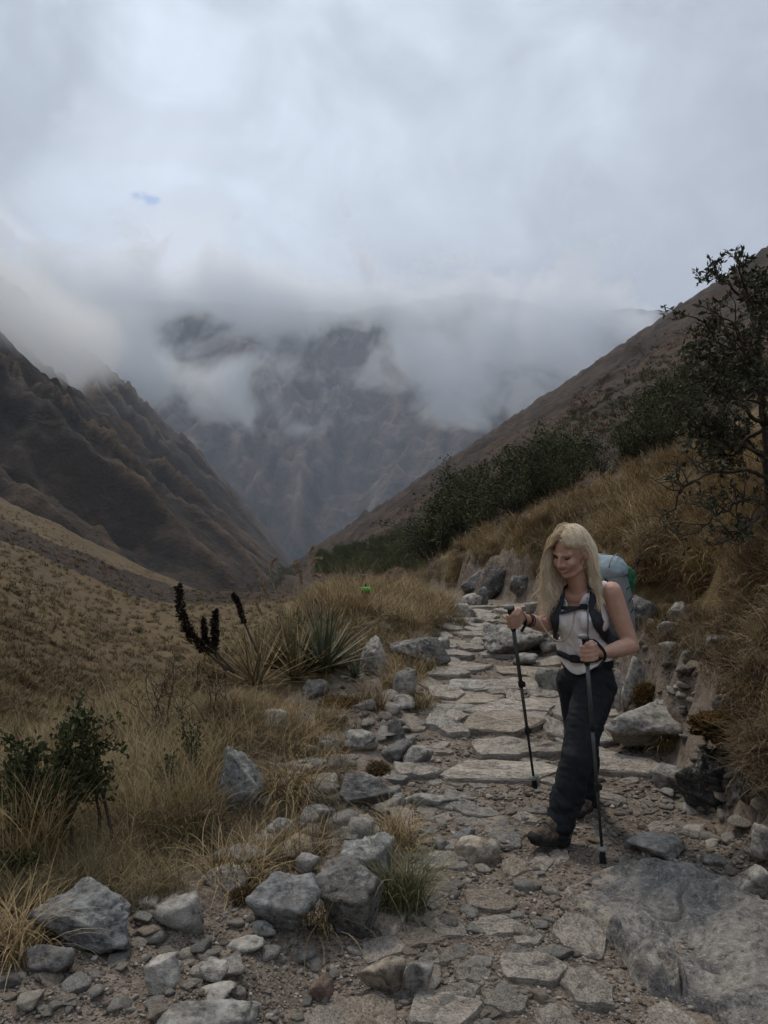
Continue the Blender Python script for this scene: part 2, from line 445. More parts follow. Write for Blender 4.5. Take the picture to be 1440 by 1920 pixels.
# ------------------------------------------------------------------ haze and clouds
def haze_box():
    bm = bmesh.new(); bmesh.ops.create_cube(bm, size=1)
    z0, z1 = -800, 2700
    for v in bm.verts: v.co = Vector((v.co.x * 15000, v.co.y * 15000, (v.co.z + .5) * (z1 - z0) + z0))
    me = D.meshes.new('haze'); bm.to_mesh(me); bm.free()
    m = D.materials.new('air'); m.use_nodes = True
    nt = m.node_tree
    for n in list(nt.nodes): nt.nodes.remove(n)
    v = nd(nt, 'ShaderNodeVolumePrincipled', {'Color': (.74, .84, 1.0, 1), 'Density': 0.7e-4, 'Anisotropy': .2})
    nd(nt, 'ShaderNodeOutputMaterial', {1: v.outputs[0]})
    me.materials.append(m)
    o = link('haze', me); o['kind'] = 'stuff'
haze_box()

def cloud_bank(lo, hi, res, puffs, dens, nscale, cut, gainv, seed, step=1.0):
    """A bank of cloud: ellipsoid puffs broken up by noise on a voxel grid."""
    ng = D.node_groups.new('cloud voxels', 'GeometryNodeTree')
    ng.interface.new_socket('Geometry', in_out='OUTPUT', socket_type='NodeSocketGeometry')
    out = ng.nodes.new('NodeGroupOutput')
    pos = ng.nodes.new('GeometryNodeInputPosition').outputs[0]
    wob = nd(ng, 'ShaderNodeTexNoise', {'Vector': pos, 'Scale': nscale * .55, 'Detail': 2.0})
    wv = vmath(ng, 'SCALE', vmath(ng, 'SUBTRACT', wob.outputs[1], (.5, .5, .5)))
    wv.node.inputs['Scale'].default_value = .55 / nscale
    p2 = vmath(ng, 'ADD', pos, wv)
    total = None
    for (c, r, a) in puffs:
        q = vmath(ng, 'MULTIPLY', vmath(ng, 'SUBTRACT', p2, tuple(c)), tuple(1 / x for x in r))
        e = math_(ng, 'EXPONENT', math_(ng, 'MULTIPLY', vmath(ng, 'DOT_PRODUCT', q, q, out=1), -1.0))
        e = math_(ng, 'MULTIPLY', e, float(a))
        total = e if total is None else math_(ng, 'ADD', total, e)
    total = math_(ng, 'MINIMUM', total, 1.3)
    n1 = nd(ng, 'ShaderNodeTexNoise', {'Vector': vmath(ng, 'ADD', pos, (seed * 991., 0, seed * 313.)), 'Scale': nscale, 'Detail': 8.0, 'Roughness': .63, 'Distortion': .5}).outputs[0]
    d = math_(ng, 'ADD', total, math_(ng, 'MULTIPLY', math_(ng, 'SUBTRACT', n1, .5), 2.9))
    d = math_(ng, 'MULTIPLY', math_(ng, 'SUBTRACT', d, cut), gainv)
    d = nd(ng, 'ShaderNodeClamp', {0: d}).outputs[0]
    # fade to nothing at the walls of the grid
    mid = tuple((a + b) / 2 for a, b in zip(lo, hi)); half = tuple((b - a) / 2 for a, b in zip(lo, hi))
    rel = vmath(ng, 'ABSOLUTE', vmath(ng, 'DIVIDE', vmath(ng, 'SUBTRACT', pos, mid), half))
    s3 = nd(ng, 'ShaderNodeSeparateXYZ', {0: rel})
    mx = math_(ng, 'MAXIMUM', math_(ng, 'MAXIMUM', s3.outputs[0], s3.outputs[1]), s3.outputs[2])
    d = math_(ng, 'MULTIPLY', d, nd(ng, 'ShaderNodeMapRange', {0: mx, 1: .84, 2: .99, 3: 1.0, 4: 0.0}).outputs[0])
    vc = nd(ng, 'GeometryNodeVolumeCube', {'Density': d, 'Min': lo, 'Max': hi, 'Resolution X': res[0], 'Resolution Y': res[1], 'Resolution Z': res[2]})
    m = D.materials.new('cloud'); m.use_nodes = True
    nt = m.node_tree
    for n in list(nt.nodes): nt.nodes.remove(n)
    v = nd(nt, 'ShaderNodeVolumePrincipled', {'Color': (.975, .988, 1.0, 1), 'Density': dens, 'Anisotropy': .3})
    nd(nt, 'ShaderNodeOutputMaterial', {1: v.outputs[0]})
    sm = nd(ng, 'GeometryNodeSetMaterial', {0: vc.outputs[0], 'Material': m})
    ng.links.new(sm.outputs[0], out.inputs[0])
    o = link('cloud_bank', D.meshes.new('cloud_bank')); o['kind'] = 'stuff'
    md = o.modifiers.new('voxels', 'NODES'); md.node_group = ng
    return o
def puff(u, v, Y, ru, rv, rd, a=1.0):
    return (px(u, v, Y), (ru / FP * Y, rd, rv / FP * Y), a)
P3 = 3350
far_puffs = [puff(60, 640, P3, 170, 80, 420, .85), puff(190, 610, P3, 100, 70, 300, .65), puff(300, 690, P3, 120, 55, 320, .66), puff(230, 735, P3, 120, 32, 260, .62),
    puff(440, 690, P3, 95, 70, 280, .62), puff(500, 755, P3 - 100, 90, 45, 240, .64), puff(570, 800, P3 - 150, 60, 26, 200, .60), puff(400, 770, P3 - 50, 70, 26, 200, .5),
    puff(250, 565, P3, 130, 48, 300, .7), puff(420, 565, P3, 130, 46, 300, .6), puff(540, 600, P3, 90, 48, 250, .55), puff(600, 570, P3, 150, 34, 300, .42),
    puff(800, 575, P3, 140, 42, 300, .60), puff(860, 550, P3, 110, 34, 300, .36), puff(640, 560, P3, 120, 40, 300, .52), puff(350, 555, P3, 110, 36, 300, .48), puff(480, 565, P3, 100, 40, 300, .46), puff(980, 610, P3, 140, 70, 320, .8), puff(790, 640, P3, 80, 55, 250, .50), puff(820, 725, P3, 90, 60, 260, .66),
    puff(930, 690, P3, 110, 70, 280, .70), puff(800, 785, P3, 60, 30, 200, .52), puff(890, 760, P3, 60, 40, 200, .55), puff(1120, 650, P3, 150, 90, 350, .8), puff(670, 680, P3, 110, 70, 260, .34), puff(260, 490, P3, 110, 60, 260, .50), puff(400, 505, P3, 80, 50, 240, .40), puff(500, 500, P3, 110, 45, 260, .34), puff(700, 500, P3, 130, 45, 260, .36), puff(930, 520, P3, 130, 60, 260, .48), puff(1080, 540, P3, 120, 60, 260, .45), puff(110, 520, P3, 110, 70, 260, .5),
    puff(310, 600, P3, 60, 24, 250, -.35), puff(640, 660, P3, 70, 32, 250, -.12), puff(880, 580, P3, 30, 28, 250, -.4)]
far_puffs = [(c, (r[0], r[1] * .42, r[2]), a) for c, r, a in far_puffs]
cloud_bank((-2000, 2950, 280), (1500, 3720, 1500), (500, 70, 210), far_puffs, .0125, .0036, .41, 2.1, 1)
near_puffs = [puff(-40, 640, 900, 120, 80, 220, 1.1), puff(60, 650, 950, 80, 42, 160, .8), puff(-150, 560, 950, 220, 120, 250, 1.1), puff(90, 600, 1000, 110, 60, 160, .9), puff(20, 590, 900, 90, 60, 160, .9)]
cloud_bank((-760, 640, 100), (-250, 1250, 420), (110, 110, 80), near_puffs, .011, .008, .38, 1.4, 2)
# ================================================================== ROCKS AND STONES
def mat_rock():
    m, nt, b = new_mat('lichened rock')
    tc = nd(nt, 'ShaderNodeTexCoord').outputs['Object']
    oi = nd(nt, 'ShaderNodeObjectInfo')
    off = nd(nt, 'ShaderNodeCombineXYZ', {0: math_(nt, 'MULTIPLY', oi.outputs['Random'], 37.), 1: math_(nt, 'MULTIPLY', oi.outputs['Random'], 11.)})
    p = vmath(nt, 'ADD', tc, off.outputs[0])
    n1 = noise(nt, p, 5.0, 5, .6, .4); n2 = noise(nt, p, 24, 6, .68, .3); n3 = noise(nt, p, 95, 4, .7)
    st = noise(nt, vmath(nt, 'MULTIPLY', p, (1.0, 1.0, 3.5)), 7.0, 5, .6, 1.2)
    tint = oi.outputs['Color']
    g = math_(nt, 'ADD', math_(nt, 'MULTIPLY', ramp(nt, n1, .3, .7), .55), math_(nt, 'ADD', math_(nt, 'MULTIPLY', ramp(nt, n2, .34, .68), .75), .28))
    c = mixc(nt, 1.0, tint, nd(nt, 'ShaderNodeCombineXYZ', {0: g, 1: g, 2: g}).outputs[0], 'MULTIPLY')
    c = mixc(nt, math_(nt, 'MULTIPLY', ramp(nt, st, .54, .66), .35), c, (.16, .13, .10))
    # pale crusts of lichen, patchy
    patch = math_(nt, 'MULTIPLY', ramp(nt, noise(nt, p, 3.1, 4, .6), .46, .62), ramp(nt, n2, .50, .63))
    c = mixc(nt, math_(nt, 'MULTIPLY', patch, .75), c, (.42, .415, .38))
    c = mixc(nt, math_(nt, 'MULTIPLY', ramp(nt, n3, .58, .68), .55), c, (.38, .37, .34))
    c = mixc(nt, math_(nt, 'MULTIPLY', ramp(nt, n2, .42, .30), .70), c, (.030, .027, .025))
    nt.links.new(c, b.inputs['Base Color'])
    b.inputs['Roughness'].default_value = .86
    h = math_(nt, 'ADD', math_(nt, 'MULTIPLY', n2, 1.0), math_(nt, 'ADD', math_(nt, 'MULTIPLY', n3, .4), math_(nt, 'MULTIPLY', st, .6)))
    bump(nt, b, h, .9, .016)
    return m
M_ROCK = mat_rock()
M_MOSS = plain('rusty moss', (.095, .056, .018), .95, .1, 22, .6, 110, 1.0, .03)

_ico = {}
def ico(sub):
    if sub not in _ico:
        bm = bmesh.new(); bmesh.ops.create_icosphere(bm, subdivisions=sub, radius=1)
        v = np.array([q.co[:] for q in bm.verts]); v /= np.linalg.norm(v, axis=1)[:, None]
        f = np.array([[q.index for q in t.verts] for t in bm.faces], dtype=np.int32)
        bm.free(); _ico[sub] = (v, f)
    return _ico[sub]
def rock_shape(seed, sub=4, planes=13, rough=.05, flat_top=None, k=70):
    r0 = np.random.default_rng(seed)
    v, f = ico(sub)
    N = r0.normal(size=(planes, 3)); N /= np.linalg.norm(N, axis=1)[:, None]
    Dd = r0.uniform(.40, .88, planes)
    if flat_top is not None:
        flat_top = min(flat_top, .75); t = np.array([r0.uniform(-.25, .25), r0.uniform(-.45, .1), 1.0]); t /= np.linalg.norm(t)
        N = np.vstack([N, t]); Dd = np.append(Dd, flat_top)
    c = v @ N.T
    inv = np.where(c > .02, c / Dd, 0)
    r = 1 / (np.power(np.power(np.maximum(inv, 1e-6), k).sum(1) + np.power(.9, k), 1 / k))
    P = v * r[:, None]
    o = seed * 3.71
    big = fbm(P[:, 0] * 1.6 + o, P[:, 1] * 1.6, P[:, 2] * 1.6, 4)
    strata = pnoise(P[:, 0] * .8 + o, P[:, 1] * .8, P[:, 2] * 7.0)
    chip = np.maximum(0, ridged(P[:, 0] * 2.3 + o, P[:, 1] * 2.3, P[:, 2] * 2.3, 3) - 1.25)
    fine = ridged(P[:, 0] * 6 + o, P[:, 1] * 6, P[:, 2] * 6, 4) - 1 if sub > 2 else 0
    P = P * (1 + rough * (1.25 * big + .4 * strata - 2.0 * chip + .65 * fine))[:, None]
    return P, f
DARK, BLUE, GREY, PALE, TAN, RED, CREAM, BLACK = (.155, .149, .140), (.20, .199, .194), (.265, .25, .226), (.36, .335, .30), (.32, .27, .212), (.16, .11, .088), (.48, .43, .34), (.05, .047, .045)
def rock(u0, v0, u1, v1, tint, seed, label, dr=.8, flat=None, sub=4, tilt=(0, 0), group=None, name='boulder', rough=.06, k=160, planes=11):
    g = ground_hit((u0 + u1) / 2, min(v1, 2050) - 2)
    Y = g.y
    w = (u1 - u0) / FP * Y; hp = (v1 - v0) / FP * Y
    th = math.atan2(EYE - g.z - hp * .4, Y)
    d = dr * w
    T = (hp - .75 * d * math.sin(th)) / math.cos(th)
    if T < .30 * hp:
        T = .34 * hp; d = (hp - T * math.cos(th)) / (.75 * math.sin(th) + 1e-3)
    P, f = rock_shape(seed, sub, planes, rough, flat, k)
    mn, mx = P.min(0), P.max(0)
    P = (P - (mn + mx) / 2) / (mx - mn)
    Th = T * 1.25
    P = P * np.array([w, d, Th])
    R = np.array(Euler((tilt[0], tilt[1], 0)).to_matrix()); P = P @ R.T
    cx, cyy = g.x * (Y + d * .45) / Y, Y + d * .45
    base = min(g.z, gz(cx, cyy))
    P[:, 2] += Th * .5
    o = link(name, mesh_from(name, P, f, M_ROCK, smooth=True), None, (cx, cyy, g.z * .6 + base * .4 - Th * .20))
    o.color = (*tint, 1)
    tag(o, label, 'rock', group)
    return o

ROCKS = [
 (60,1648,265,1790,BLUE,101,'large dark blue-grey boulder with pale veins half sunk in grass at the trail corner',.75,.62,5),
 (28,1772,148,1842,DARK,102,'dark wedge-shaped rock tucked below the large blue-grey boulder in the corner',.6,.6,4),
 (288,1683,385,1757,GREY,103,'mottled grey pointed rock in the gravel right of the blue-grey boulder',.7,None,4),
 (375,1625,475,1677,PALE,104,'flat pale grey slab with dark underside beside orange moss',.8,.45,4),
 (465,1635,605,1768,BLUE,105,'angular blue-black block with flat tilted top in the middle of the front cluster',.9,.50,5),
 (583,1622,722,1768,DARK,106,'craggy dark rock full of pits, front right of the cluster',.75,.8,5),
 (622,1568,742,1690,BLUE,107,'tallest dark boulder at the back of the front cluster beside green grass',.8,.7,5),
 (395,1586,505,1628,DARK,108,'dark slanted flat rock in dry grass behind the pale slab',.7,.5,4),
 (508,1568,618,1628,TAN,109,'tan flat rock overgrown by straw behind the angular block',.8,.45,4),
 (553,1598,602,1642,GREY,110,'small grey rock wedged between the tan flat rock and the tallest boulder',.8,None,3),
 (268,1788,342,1866,PALE,111,'pale rounded granite lump in the dark gravel corner',.8,.7,4),
 (374,1806,432,1848,PALE,112,'pale flat stone just right of the rounded granite lump',.8,.5,3),
 (425,1758,497,1792,PALE,113,'pale lens-shaped stone below the angular block',.8,.5,3),
 (468,1728,522,1764,GREY,114,'grey triangular stone touching the foot of the angular block',.8,None,3),
 (283,1868,492,1990,GREY,115,'large mossy grey boulder cut off by the lower edge of the view',.7,.7,5),
 (668,1798,762,1872,TAN,116,'brown wedge stone standing on edge in the trail below the cluster',.5,.75,4),
 (752,1806,815,1876,GREY,117,'grey-brown stone leaning beside the brown wedge stone',.6,.8,4),
 (578,1828,628,1884,RED,118,'reddish-brown upright stone in shaded soil under the cluster',.7,.8,3),
 (345,1848,442,1884,PALE,119,'pale triangular flat stone in front of the mossy grey boulder',.7,.5,3),
 (400,1403,497,1538,BLUE,121,'tall grey-blue boulder standing upright in the grass left of the trail',.7,.95,5),
 (480,1328,550,1377,CREAM,122,'cream-white rock below the spiky rosette plant',.7,.8,4),
 (545,1333,594,1374,DARK,123,'dark rounded rock right of the cream-white rock',.8,None,4),
 (645,1368,707,1412,GREY,125,'grey pointed rock on the berm above the trail edge',.8,.8,4),
 (583,1378,642,1412,GREY,124,'low grey rock with a pale top left of the pointed rock',.8,.6,4),
 (555,1418,628,1452,BLUE,126,'blue-grey flat rock in the stony strip beside the straw tussock',.8,.55,4),
 (550,1463,642,1522,DARK,127,'dark angular rock between the straw tussock and the mossy rock',.8,.65,4),
 (632,1448,742,1526,DARK,128,'dark ridge-backed rock with orange moss on top',.7,.8,5),
 (568,1508,624,1542,BLUE,129,'small blue-grey rock in front of the dark angular rock',.8,.6,3),
 (498,1538,562,1572,BLUE,130,'blue-grey slanting slab lying in dry straw',.6,.5,4),
 (712,1388,778,1438,DARK,131,'dark blocky rock at the left kerb of the trail',.8,.75,4),
 (752,1398,812,1442,GREY,132,'grey blocky rock at the kerb right of the dark blocky one',.8,.7,4),
 (726,1350,760,1394,DARK,133,'dark upright stone under a grass tuft on the berm',.7,.9,3),
 (668,1193,732,1268,PALE,134,'pale dome-topped boulder behind the rosette plant',.8,.85,5),
 (728,1193,845,1258,DARK,135,'long dark slab leaning along the left trail edge',.6,.55,5),
 (735,1253,782,1312,GREY,136,'grey rock slanting down below the long dark slab',.8,.8,4),
 (732,1303,778,1334,PALE,137,'pale rock in the grass below the slanting grey rock',.8,.7,3),
 (560,1276,618,1314,DARK,138,'dark rock under the green spiky rosette',.9,.7,4),
 (752,1488,862,1518,GREY,139,'long thin stone edge lying across the trail with black underside',.35,.7,4),
 (1366,1618,1450,1694,PALE,142,'pale lichened rock on top of the bank foot beside the huge outcrop',.8,.8,4),
 (1403,1543,1475,1628,PALE,143,'pale speckled upright rock at the edge of the view under the bank',.8,.9,4),
 (1172,1566,1294,1622,GREY,144,'low grey ledge rock between the pole tip and the bank',.8,.5,4),
 (846,1568,938,1624,TAN,145,'rounded tan stone in front of the walking woman',.8,.7,4),
 (810,1571,854,1599,DARK,146,'small dark stone left of the rounded tan stone',.8,.7,3),
 (848,1553,892,1582,BLUE,147,'blue-grey stone right behind the rounded tan stone',.8,.7,3),
 (1318,1603,1362,1632,GREY,148,'small grey stone in the soil behind the huge outcrop',.8,.7,3),
 (1110,1300,1345,1432,GREY,149,'big smooth slanting boulder in the bank right of the woman',.8,.62,5),
 (1163,1228,1228,1322,PALE,150,'pale furrowed rock in the bank beside her hip',.8,.95,4),
 (1248,1126,1304,1172,GREY,151,'grey rock jutting from the dry grass above the other bank rocks',.8,.6,4),
 (1234,1163,1284,1212,PALE,152,'pale knobbly rock below the jutting grey rock',.8,.8,4),
 (1236,1204,1276,1238,PALE,153,'small pale rock in the dark hollow of the bank',.8,.8,3),
 (900,1166,1042,1238,GREY,154,'large sloping grey rock at the right trail edge behind the raised pole',.9,.75,5),
 (1226,1430,1336,1494,GREY,155,'grey broken rock at the foot of the bank right of the trail slab',.7,.6,4),
 (1298,1400,1400,1492,BLACK,156,'black shadowed rock under the mossy overhang of the bank',.7,.9,4),  # dark cave in the bank, its shade given as a black rock colour
 (1262,1415,1420,1530,BLACK,173,'broad black overhanging rock of the bank under the widest moss',.8,.8,5),
 (1320,1190,1372,1232,DARK,174,'dark rock showing through the bank grass right of the jutting grey rock',.8,.8,4),
 (1180,1120,1235,1175,DARK,175,'dark broken rock in the bank behind her elbow',.9,.9,4),
 (1330,1300,1385,1345,GREY,176,'grey rock poking from the bank above the widest moss',.8,.8,4),
 (1200,1330,1260,1372,DARK,177,'dark rock in the bank above the smooth slanting boulder',.8,.8,4),
 (1060,1180,1100,1225,DARK,178,'dark rock of the bank seen behind her waist',.9,.9,3),
 (1010,1190,1050,1235,GREY,179,'grey rock at the bank foot right of the large sloping rock',.9,.8,3),
 (1385,1420,1460,1520,BLACK,157,'dark reddish rock at the edge of the view beside the black rock',.7,.9,4),
 (1000,1252,1050,1302,GREY,158,'grey rock behind the woman, left of her thigh',.8,.7,4),
 (862,1066,912,1112,DARK,159,'dark rock at the bend where the bank meets the trail',.9,.9,4),
 (896,1058,972,1122,BLACK,190,'black rock face under the grassy knoll at the far bend',.9,.7,4),
 (955,1078,1005,1122,DARK,161,'dark rock at the far bend just right of the black rock face',.8,.9,4),
 (822,1155,852,1172,PALE,162,'pale stone in the row lining the far left edge of the trail',.9,.6,3),
 (848,1132,894,1164,GREY,163,'grey pointed stone in the far row lining the trail',.9,.8,4),
 (868,1113,904,1142,PALE,164,'palest stone of the far row lining the trail',.9,.8,3),
 (884,1100,918,1140,DARK,165,'dark stone standing at the far end of the row lining the trail',.9,.9,3),
 (862,1096,890,1114,PALE,166,'small pale stone behind the far row lining the trail',.9,.8,3),
 (880,1158,908,1176,GREY,167,'low grey stone before the pointed stone of the far row',.9,.6,3),
 (812,1196,845,1226,GREY,168,'grey stone behind the long dark slab at the trail edge',.9,.8,3),
 (1150,1260,1195,1330,GREY,169,'rough grey rock in the bank below the pale furrowed rock',.9,.9,4),
 (1020,1140,1060,1180,DARK,170,'dark rock of the far bank seen past her raised forearm',.9,.9,3),
 (960,1225,1010,1255,GREY,171,'low grey rock at the foot of the large sloping rock',.9,.6,3),
 (705,1165,740,1185,CREAM,172,'cream stone showing in the grass above the long dark slab',.9,.8,3),
]
for r in ROCKS:
    u0, v0, u1, v1, tint, seed, label = r[:7]
    dr, flat, sub = r[7:]
    rock(u0, v0, u1, v1, tint, seed, label, dr, flat, sub, rough=.075 if sub > 4 else .06)

def mat_outcrop():
    m, nt, b = new_mat('granite outcrop')
    p = nd(nt, 'ShaderNodeTexCoord').outputs['Object']
    rim = nd(nt, 'ShaderNodeAttribute', attribute_name='rim').outputs['Fac']
    n0 = noise(nt, p, 2.2, 5, .6, .5); n1 = noise(nt, p, 9, 6, .68, .4); n2 = noise(nt, p, 38, 5, .7); n3 = noise(nt, p, 120, 3, .7)
    c = mixc(nt, ramp(nt, n1, .34, .66), (.115, .110, .106), (.25, .232, .208))
    tan = mixc(nt, ramp(nt, n1, .3, .7), (.24, .195, .150), (.38, .315, .245))
    c = mixc(nt, ramp(nt, math_(nt, 'ADD', rim, math_(nt, 'MULTIPLY', math_(nt, 'SUBTRACT', n1, .5), 1.6)), .30, .75), c, tan)
    c = mixc(nt, math_(nt, 'MULTIPLY', ramp(nt, n2, .52, .66), .7), c, (.38, .36, .32))
    c = mixc(nt, math_(nt, 'MULTIPLY', ramp(nt, n2, .46, .34), .75), c, (.040, .037, .035))
    c = mixc(nt, math_(nt, 'MULTIPLY', ramp(nt, n3, .55, .66), .5), c, (.42, .39, .34))
    nt.links.new(c, b.inputs['Base Color'])
    bump(nt, b, math_(nt, 'ADD', n1, math_(nt, 'ADD', math_(nt, 'MULTIPLY', n2, .7), math_(nt, 'MULTIPLY', n3, .3))), .9, .02)
    return m
M_OUTCROP = mat_outcrop()
def big_outcrop():
    out = [(1056,1668),(1110,1645),(1200,1628),(1290,1648),(1380,1690),(1500,1712),(1660,1770),(1760,1900),(1700,2080),(1500,2060),(1400,1980),(1330,1905),(1262,1874),(1216,1866),(1184,1832),(1142,1772),(1096,1716),(1064,1682)]
    G = ground_hits([a for a, b in out], [b for a, b in out])[:, :2]
    m = 280; t = np.linspace(0, len(G), m, endpoint=False); i = t.astype(int); f = (t - i)[:, None]; j = (i + 1) % len(G)
    O = G[i] * (1 - f) + G[j] * f
    O += .012 * np.stack([pnoise(t * 1.7, 1.3), pnoise(t * 1.7, 5.1)], 1)
    c = np.array([1.15, 2.95]); V, rows = [], 96
    for s in np.concatenate([[1.02, 1.01, 1.0], np.linspace(.992, 0, rows - 3)]):
        q = c + (O - c) * s
        x, y = q[:, 0], q[:, 1]
        e = 1 - s
        rise = .015 + .085 * sstep(.5, 1.6, x)
        z = rise * sstep(-.004, .045, e) + .060 * fbm(x * 1.7, y * 1.7, 2., 5) * sstep(0, .15, e) + .020 * (ridged(x * 5, y * 5, 3., 4) - 1) * sstep(0, .05, e) + .05 * sstep(-.1, .3, pnoise(x * 1.2 + 3, y * 1.6, 7.)) * sstep(.02, .1, e)
        cr = np.abs(pnoise(x * 1.15 + .35 * pnoise(x * 4, y * 4, 1.), y * 1.15, 4.2)); cr2 = np.abs(pnoise(x * 2.6, y * 2.6 + .2 * pnoise(x * 7, y * 7, 5.), 9.4))
        z = z - .050 * np.exp(-(cr / .022) ** 2) * sstep(0, .05, e) - .022 * np.exp(-(cr2 / .030) ** 2) * sstep(0, .05, e) + .03 * np.sign(pnoise(x * 1.15, y * 1.15, 4.2)) * sstep(.02, .10, cr) * sstep(0, .08, e)
        z = z - .14 * (s > 1.005) - .06 * (s > 1.015)
        V.append(np.stack([x, y, heights(x, y) * .6 + z], 1))
    V = np.vstack(V); F = []
    for a in range(rows - 1):
        for b_ in range(m):
            d = (b_ + 1) % m; F.append((a*m+b_, a*m+d, (a+1)*m+d, (a+1)*m+b_))
    me = mesh_from('outcrop', V - [1.15, 2.95, 0], F, M_OUTCROP)
    S_ = np.concatenate([[1.02, 1.01, 1.0], np.linspace(.992, 0, rows - 3)])
    lf = 1 - sstep(.55, 1.05, V[:, 0] - .35 * (V[:, 1] - 2.9)) 
    a_ = me.attributes.new('rim', 'FLOAT', 'POINT'); a_.data.foreach_set('value', np.clip(lf * .9 + .25 * fbm(V[:, 0] * 3, V[:, 1] * 3, 2., 3), 0, 1).astype(np.float32))
    o = link('outcrop', me, None, (1.15, 2.95, 0))
    tag(o, 'huge flat tan and grey outcrop filling the lower right of the trail', 'rock')
big_outcrop()
# ---- moss cushions on rocks and bank
def moss(u0, v0, u1, v1, seed, label, up=.0):
    g = ground_hit((u0 + u1) / 2, v1)
    w = (u1 - u0) / FP * g.y; h = (v1 - v0) / FP * g.y
    v, f = ico(5)
    lump = 1 + .30 * fbm(v[:, 0] * 2 + seed, v[:, 1] * 2, v[:, 2] * 2, 4) + .10 * fbm(v[:, 0] * 9 + seed, v[:, 1] * 9, v[:, 2] * 9, 3)
    P = v * lump[:, None] * np.array([w / 2, w * .35, h * .36])
    e = empty('moss_cushion', (g.x, g.y + w * .15, g.z + h * .10 + up)); tag(e, label, 'moss', 'moss cushions')
    link('cushion', mesh_from('cushion', P, f, M_MOSS), e)
    r0 = np.random.default_rng(seed); k = r0.integers(0, len(P), 1500); k = k[v[k, 2] > -.3]
    PENDING_MOSS.append((e, P[k] * .985, v[k] * [1, 1, 1.2], seed))
PENDING_MOSS = []
moss(437, 1650, 490, 1692, 3, 'orange moss cushion between the pale slab and the angular block')
moss(690, 1452, 728, 1482, 8, 'orange moss cushion on the dark ridge-backed rock', .10)
moss(1310, 1335, 1450, 1420, 5, 'wide rust-brown moss cushion hanging over the black bank rock', .12)
moss(1190, 1265, 1240, 1330, 9, 'rust-brown moss cushion between bank rocks beside her hip', .05)
moss(600, 1285, 668, 1330, 12, 'low orange moss cushion under the spiky rosette plant')

# ---- flat stones laid in the trail: pieces of the path
def slab_mesh(seed):
    r0 = np.random.default_rng(seed); n = 18
    c = r0.integers(5, 8)
    ca = np.sort(np.linspace(0, 2 * PI, c, endpoint=False) + r0.uniform(-.32, .32, c)); cr = r0.uniform(.86, 1.1, c) * .56
    cx_, cy_ = np.cos(ca) * cr, np.sin(ca) * cr
    t = np.linspace(0, c, n, endpoint=False); i = t.astype(int); f = t - i; j = (i + 1) % c
    ox, oy = cx_[i] * (1 - f) + cx_[j] * f, cy_[i] * (1 - f) + cy_[j] * f
    q = 1 + r0.normal(0, .035, n); ox, oy = ox * q, oy * q
    ox /= ox.max() - ox.min(); oy /= oy.max() - oy.min()
    rings = []
    for s, z in ((.95, -1.0), (1.0, -.30), (.99, -.04), (.955, .06), (.70, .10), (.36, .10)):
        j_ = r0.uniform(.97, 1.02, n)
        rings.append(np.stack([ox * s * j_, oy * s * j_, z + r0.normal(0, .05 if z > .05 else .02, n)], 1))
    V = np.vstack(rings + [np.array([[0, 0, .1]])])
    F = []
    for k in range(5):
        for i in range(n):
            j = (i + 1) % n; F.append((k*n+i, k*n+j, (k+1)*n+j, (k+1)*n+i))
    for i in range(n): F.append((5*n+i, 5*n+(i+1) % n, 6*n))
    return mesh_from('paving_stone', V, F, M_ROCK, smooth=False)
SLABS = [slab_mesh(300 + i) for i in range(10)]
def paver(x, y, w, d, t, rot, tint, z=None, lift=.30):
    o = link('paving_stone', random.choice(SLABS), PATH)
    e = .15
    gx_, gy_ = (gz(x + e, y) - gz(x - e, y)) / (2 * e), (gz(x, y + e) - gz(x, y - e)) / (2 * e)
    o.location = (x, y, gz(x, y) + t * lift if z is None else z)
    o.rotation_euler = (max(-.12, min(.12, gy_ * .6)) + random.uniform(-.03, .03), -max(-.12, min(.12, gx_ * .6)) + random.uniform(-.03, .03), rot)
    o.scale = (w, d, t)
    k = random.uniform(.85, 1.15); o.color = (tint[0] * k, tint[1] * k, tint[2] * k, 1)
def paver_px(u0, v0, u1, v1, tint=TAN, t=.09):
    a = ground_hit((u0 + u1) / 2, v1); b = ground_hit((u0 + u1) / 2, v0)
    y = (a.y + b.y) / 2; w = (u1 - u0) / FP * y
    paver((u0 + u1) / 2 * y / FP - 720 / FP * y, y, w, max(.08, b.y - a.y), t, random.uniform(-.06, .06), tint, None, .10 if y < 4.4 else .3)
STONE = (.38, .335, .285)
for q in ((868,1326,1038,1354), (808,1428,1045,1472), (735,1433,828,1462), (880,1388,995,1432), (1032,1330,1090,1362), (1095,1420,1235,1462), (800,1335,870,1362), (820,1360,880,1385),
          (912,1296,978,1306), (870,1278,985,1300), (985,1290,1050,1312), (800,1290,868,1320), (1015,1350,1055,1392),
          (1040,1715,1142,1800), (930,1795,1058,1852), (1052,1818,1152,1905), (848,1803,922,1842), (798,1718,880,1762), (880,1722,990,1758), (758,1862,905,1940), (1000,1880,1090,1960), (830,1850,900,1880), (905,1860,990,1910), (1210,1880,1330,1990), (800,1790,850,1815), (960,1750,1015,1778),
          (690,1560,745,1580), (905,1545,965,1572), (960,1525,1010,1548)):
    paver_px(*q, tint=STONE)
used = []
y = 4.95
while y < 10.9:
    d = random.uniform(.17, .34) * (1 + .05 * (y - 5))
    x = path_x(y) - path_w(y) + random.uniform(-.12, .05)
    while x < path_x(y) + path_w(y) * (1.0 if y > 6 else .95):
        w = random.uniform(.14, .62)
        if random.random() < (.94 if y > 6 else .55):
            paver(x + w / 2, y + random.uniform(-.05, .05), w * 1.04, d * random.uniform(.95, 1.3), random.uniform(.05, .11), random.uniform(-.16, .16), random.choice((STONE, STONE, STONE, TAN, PALE)))
        x += w * 1.04
    y += d * 1.0

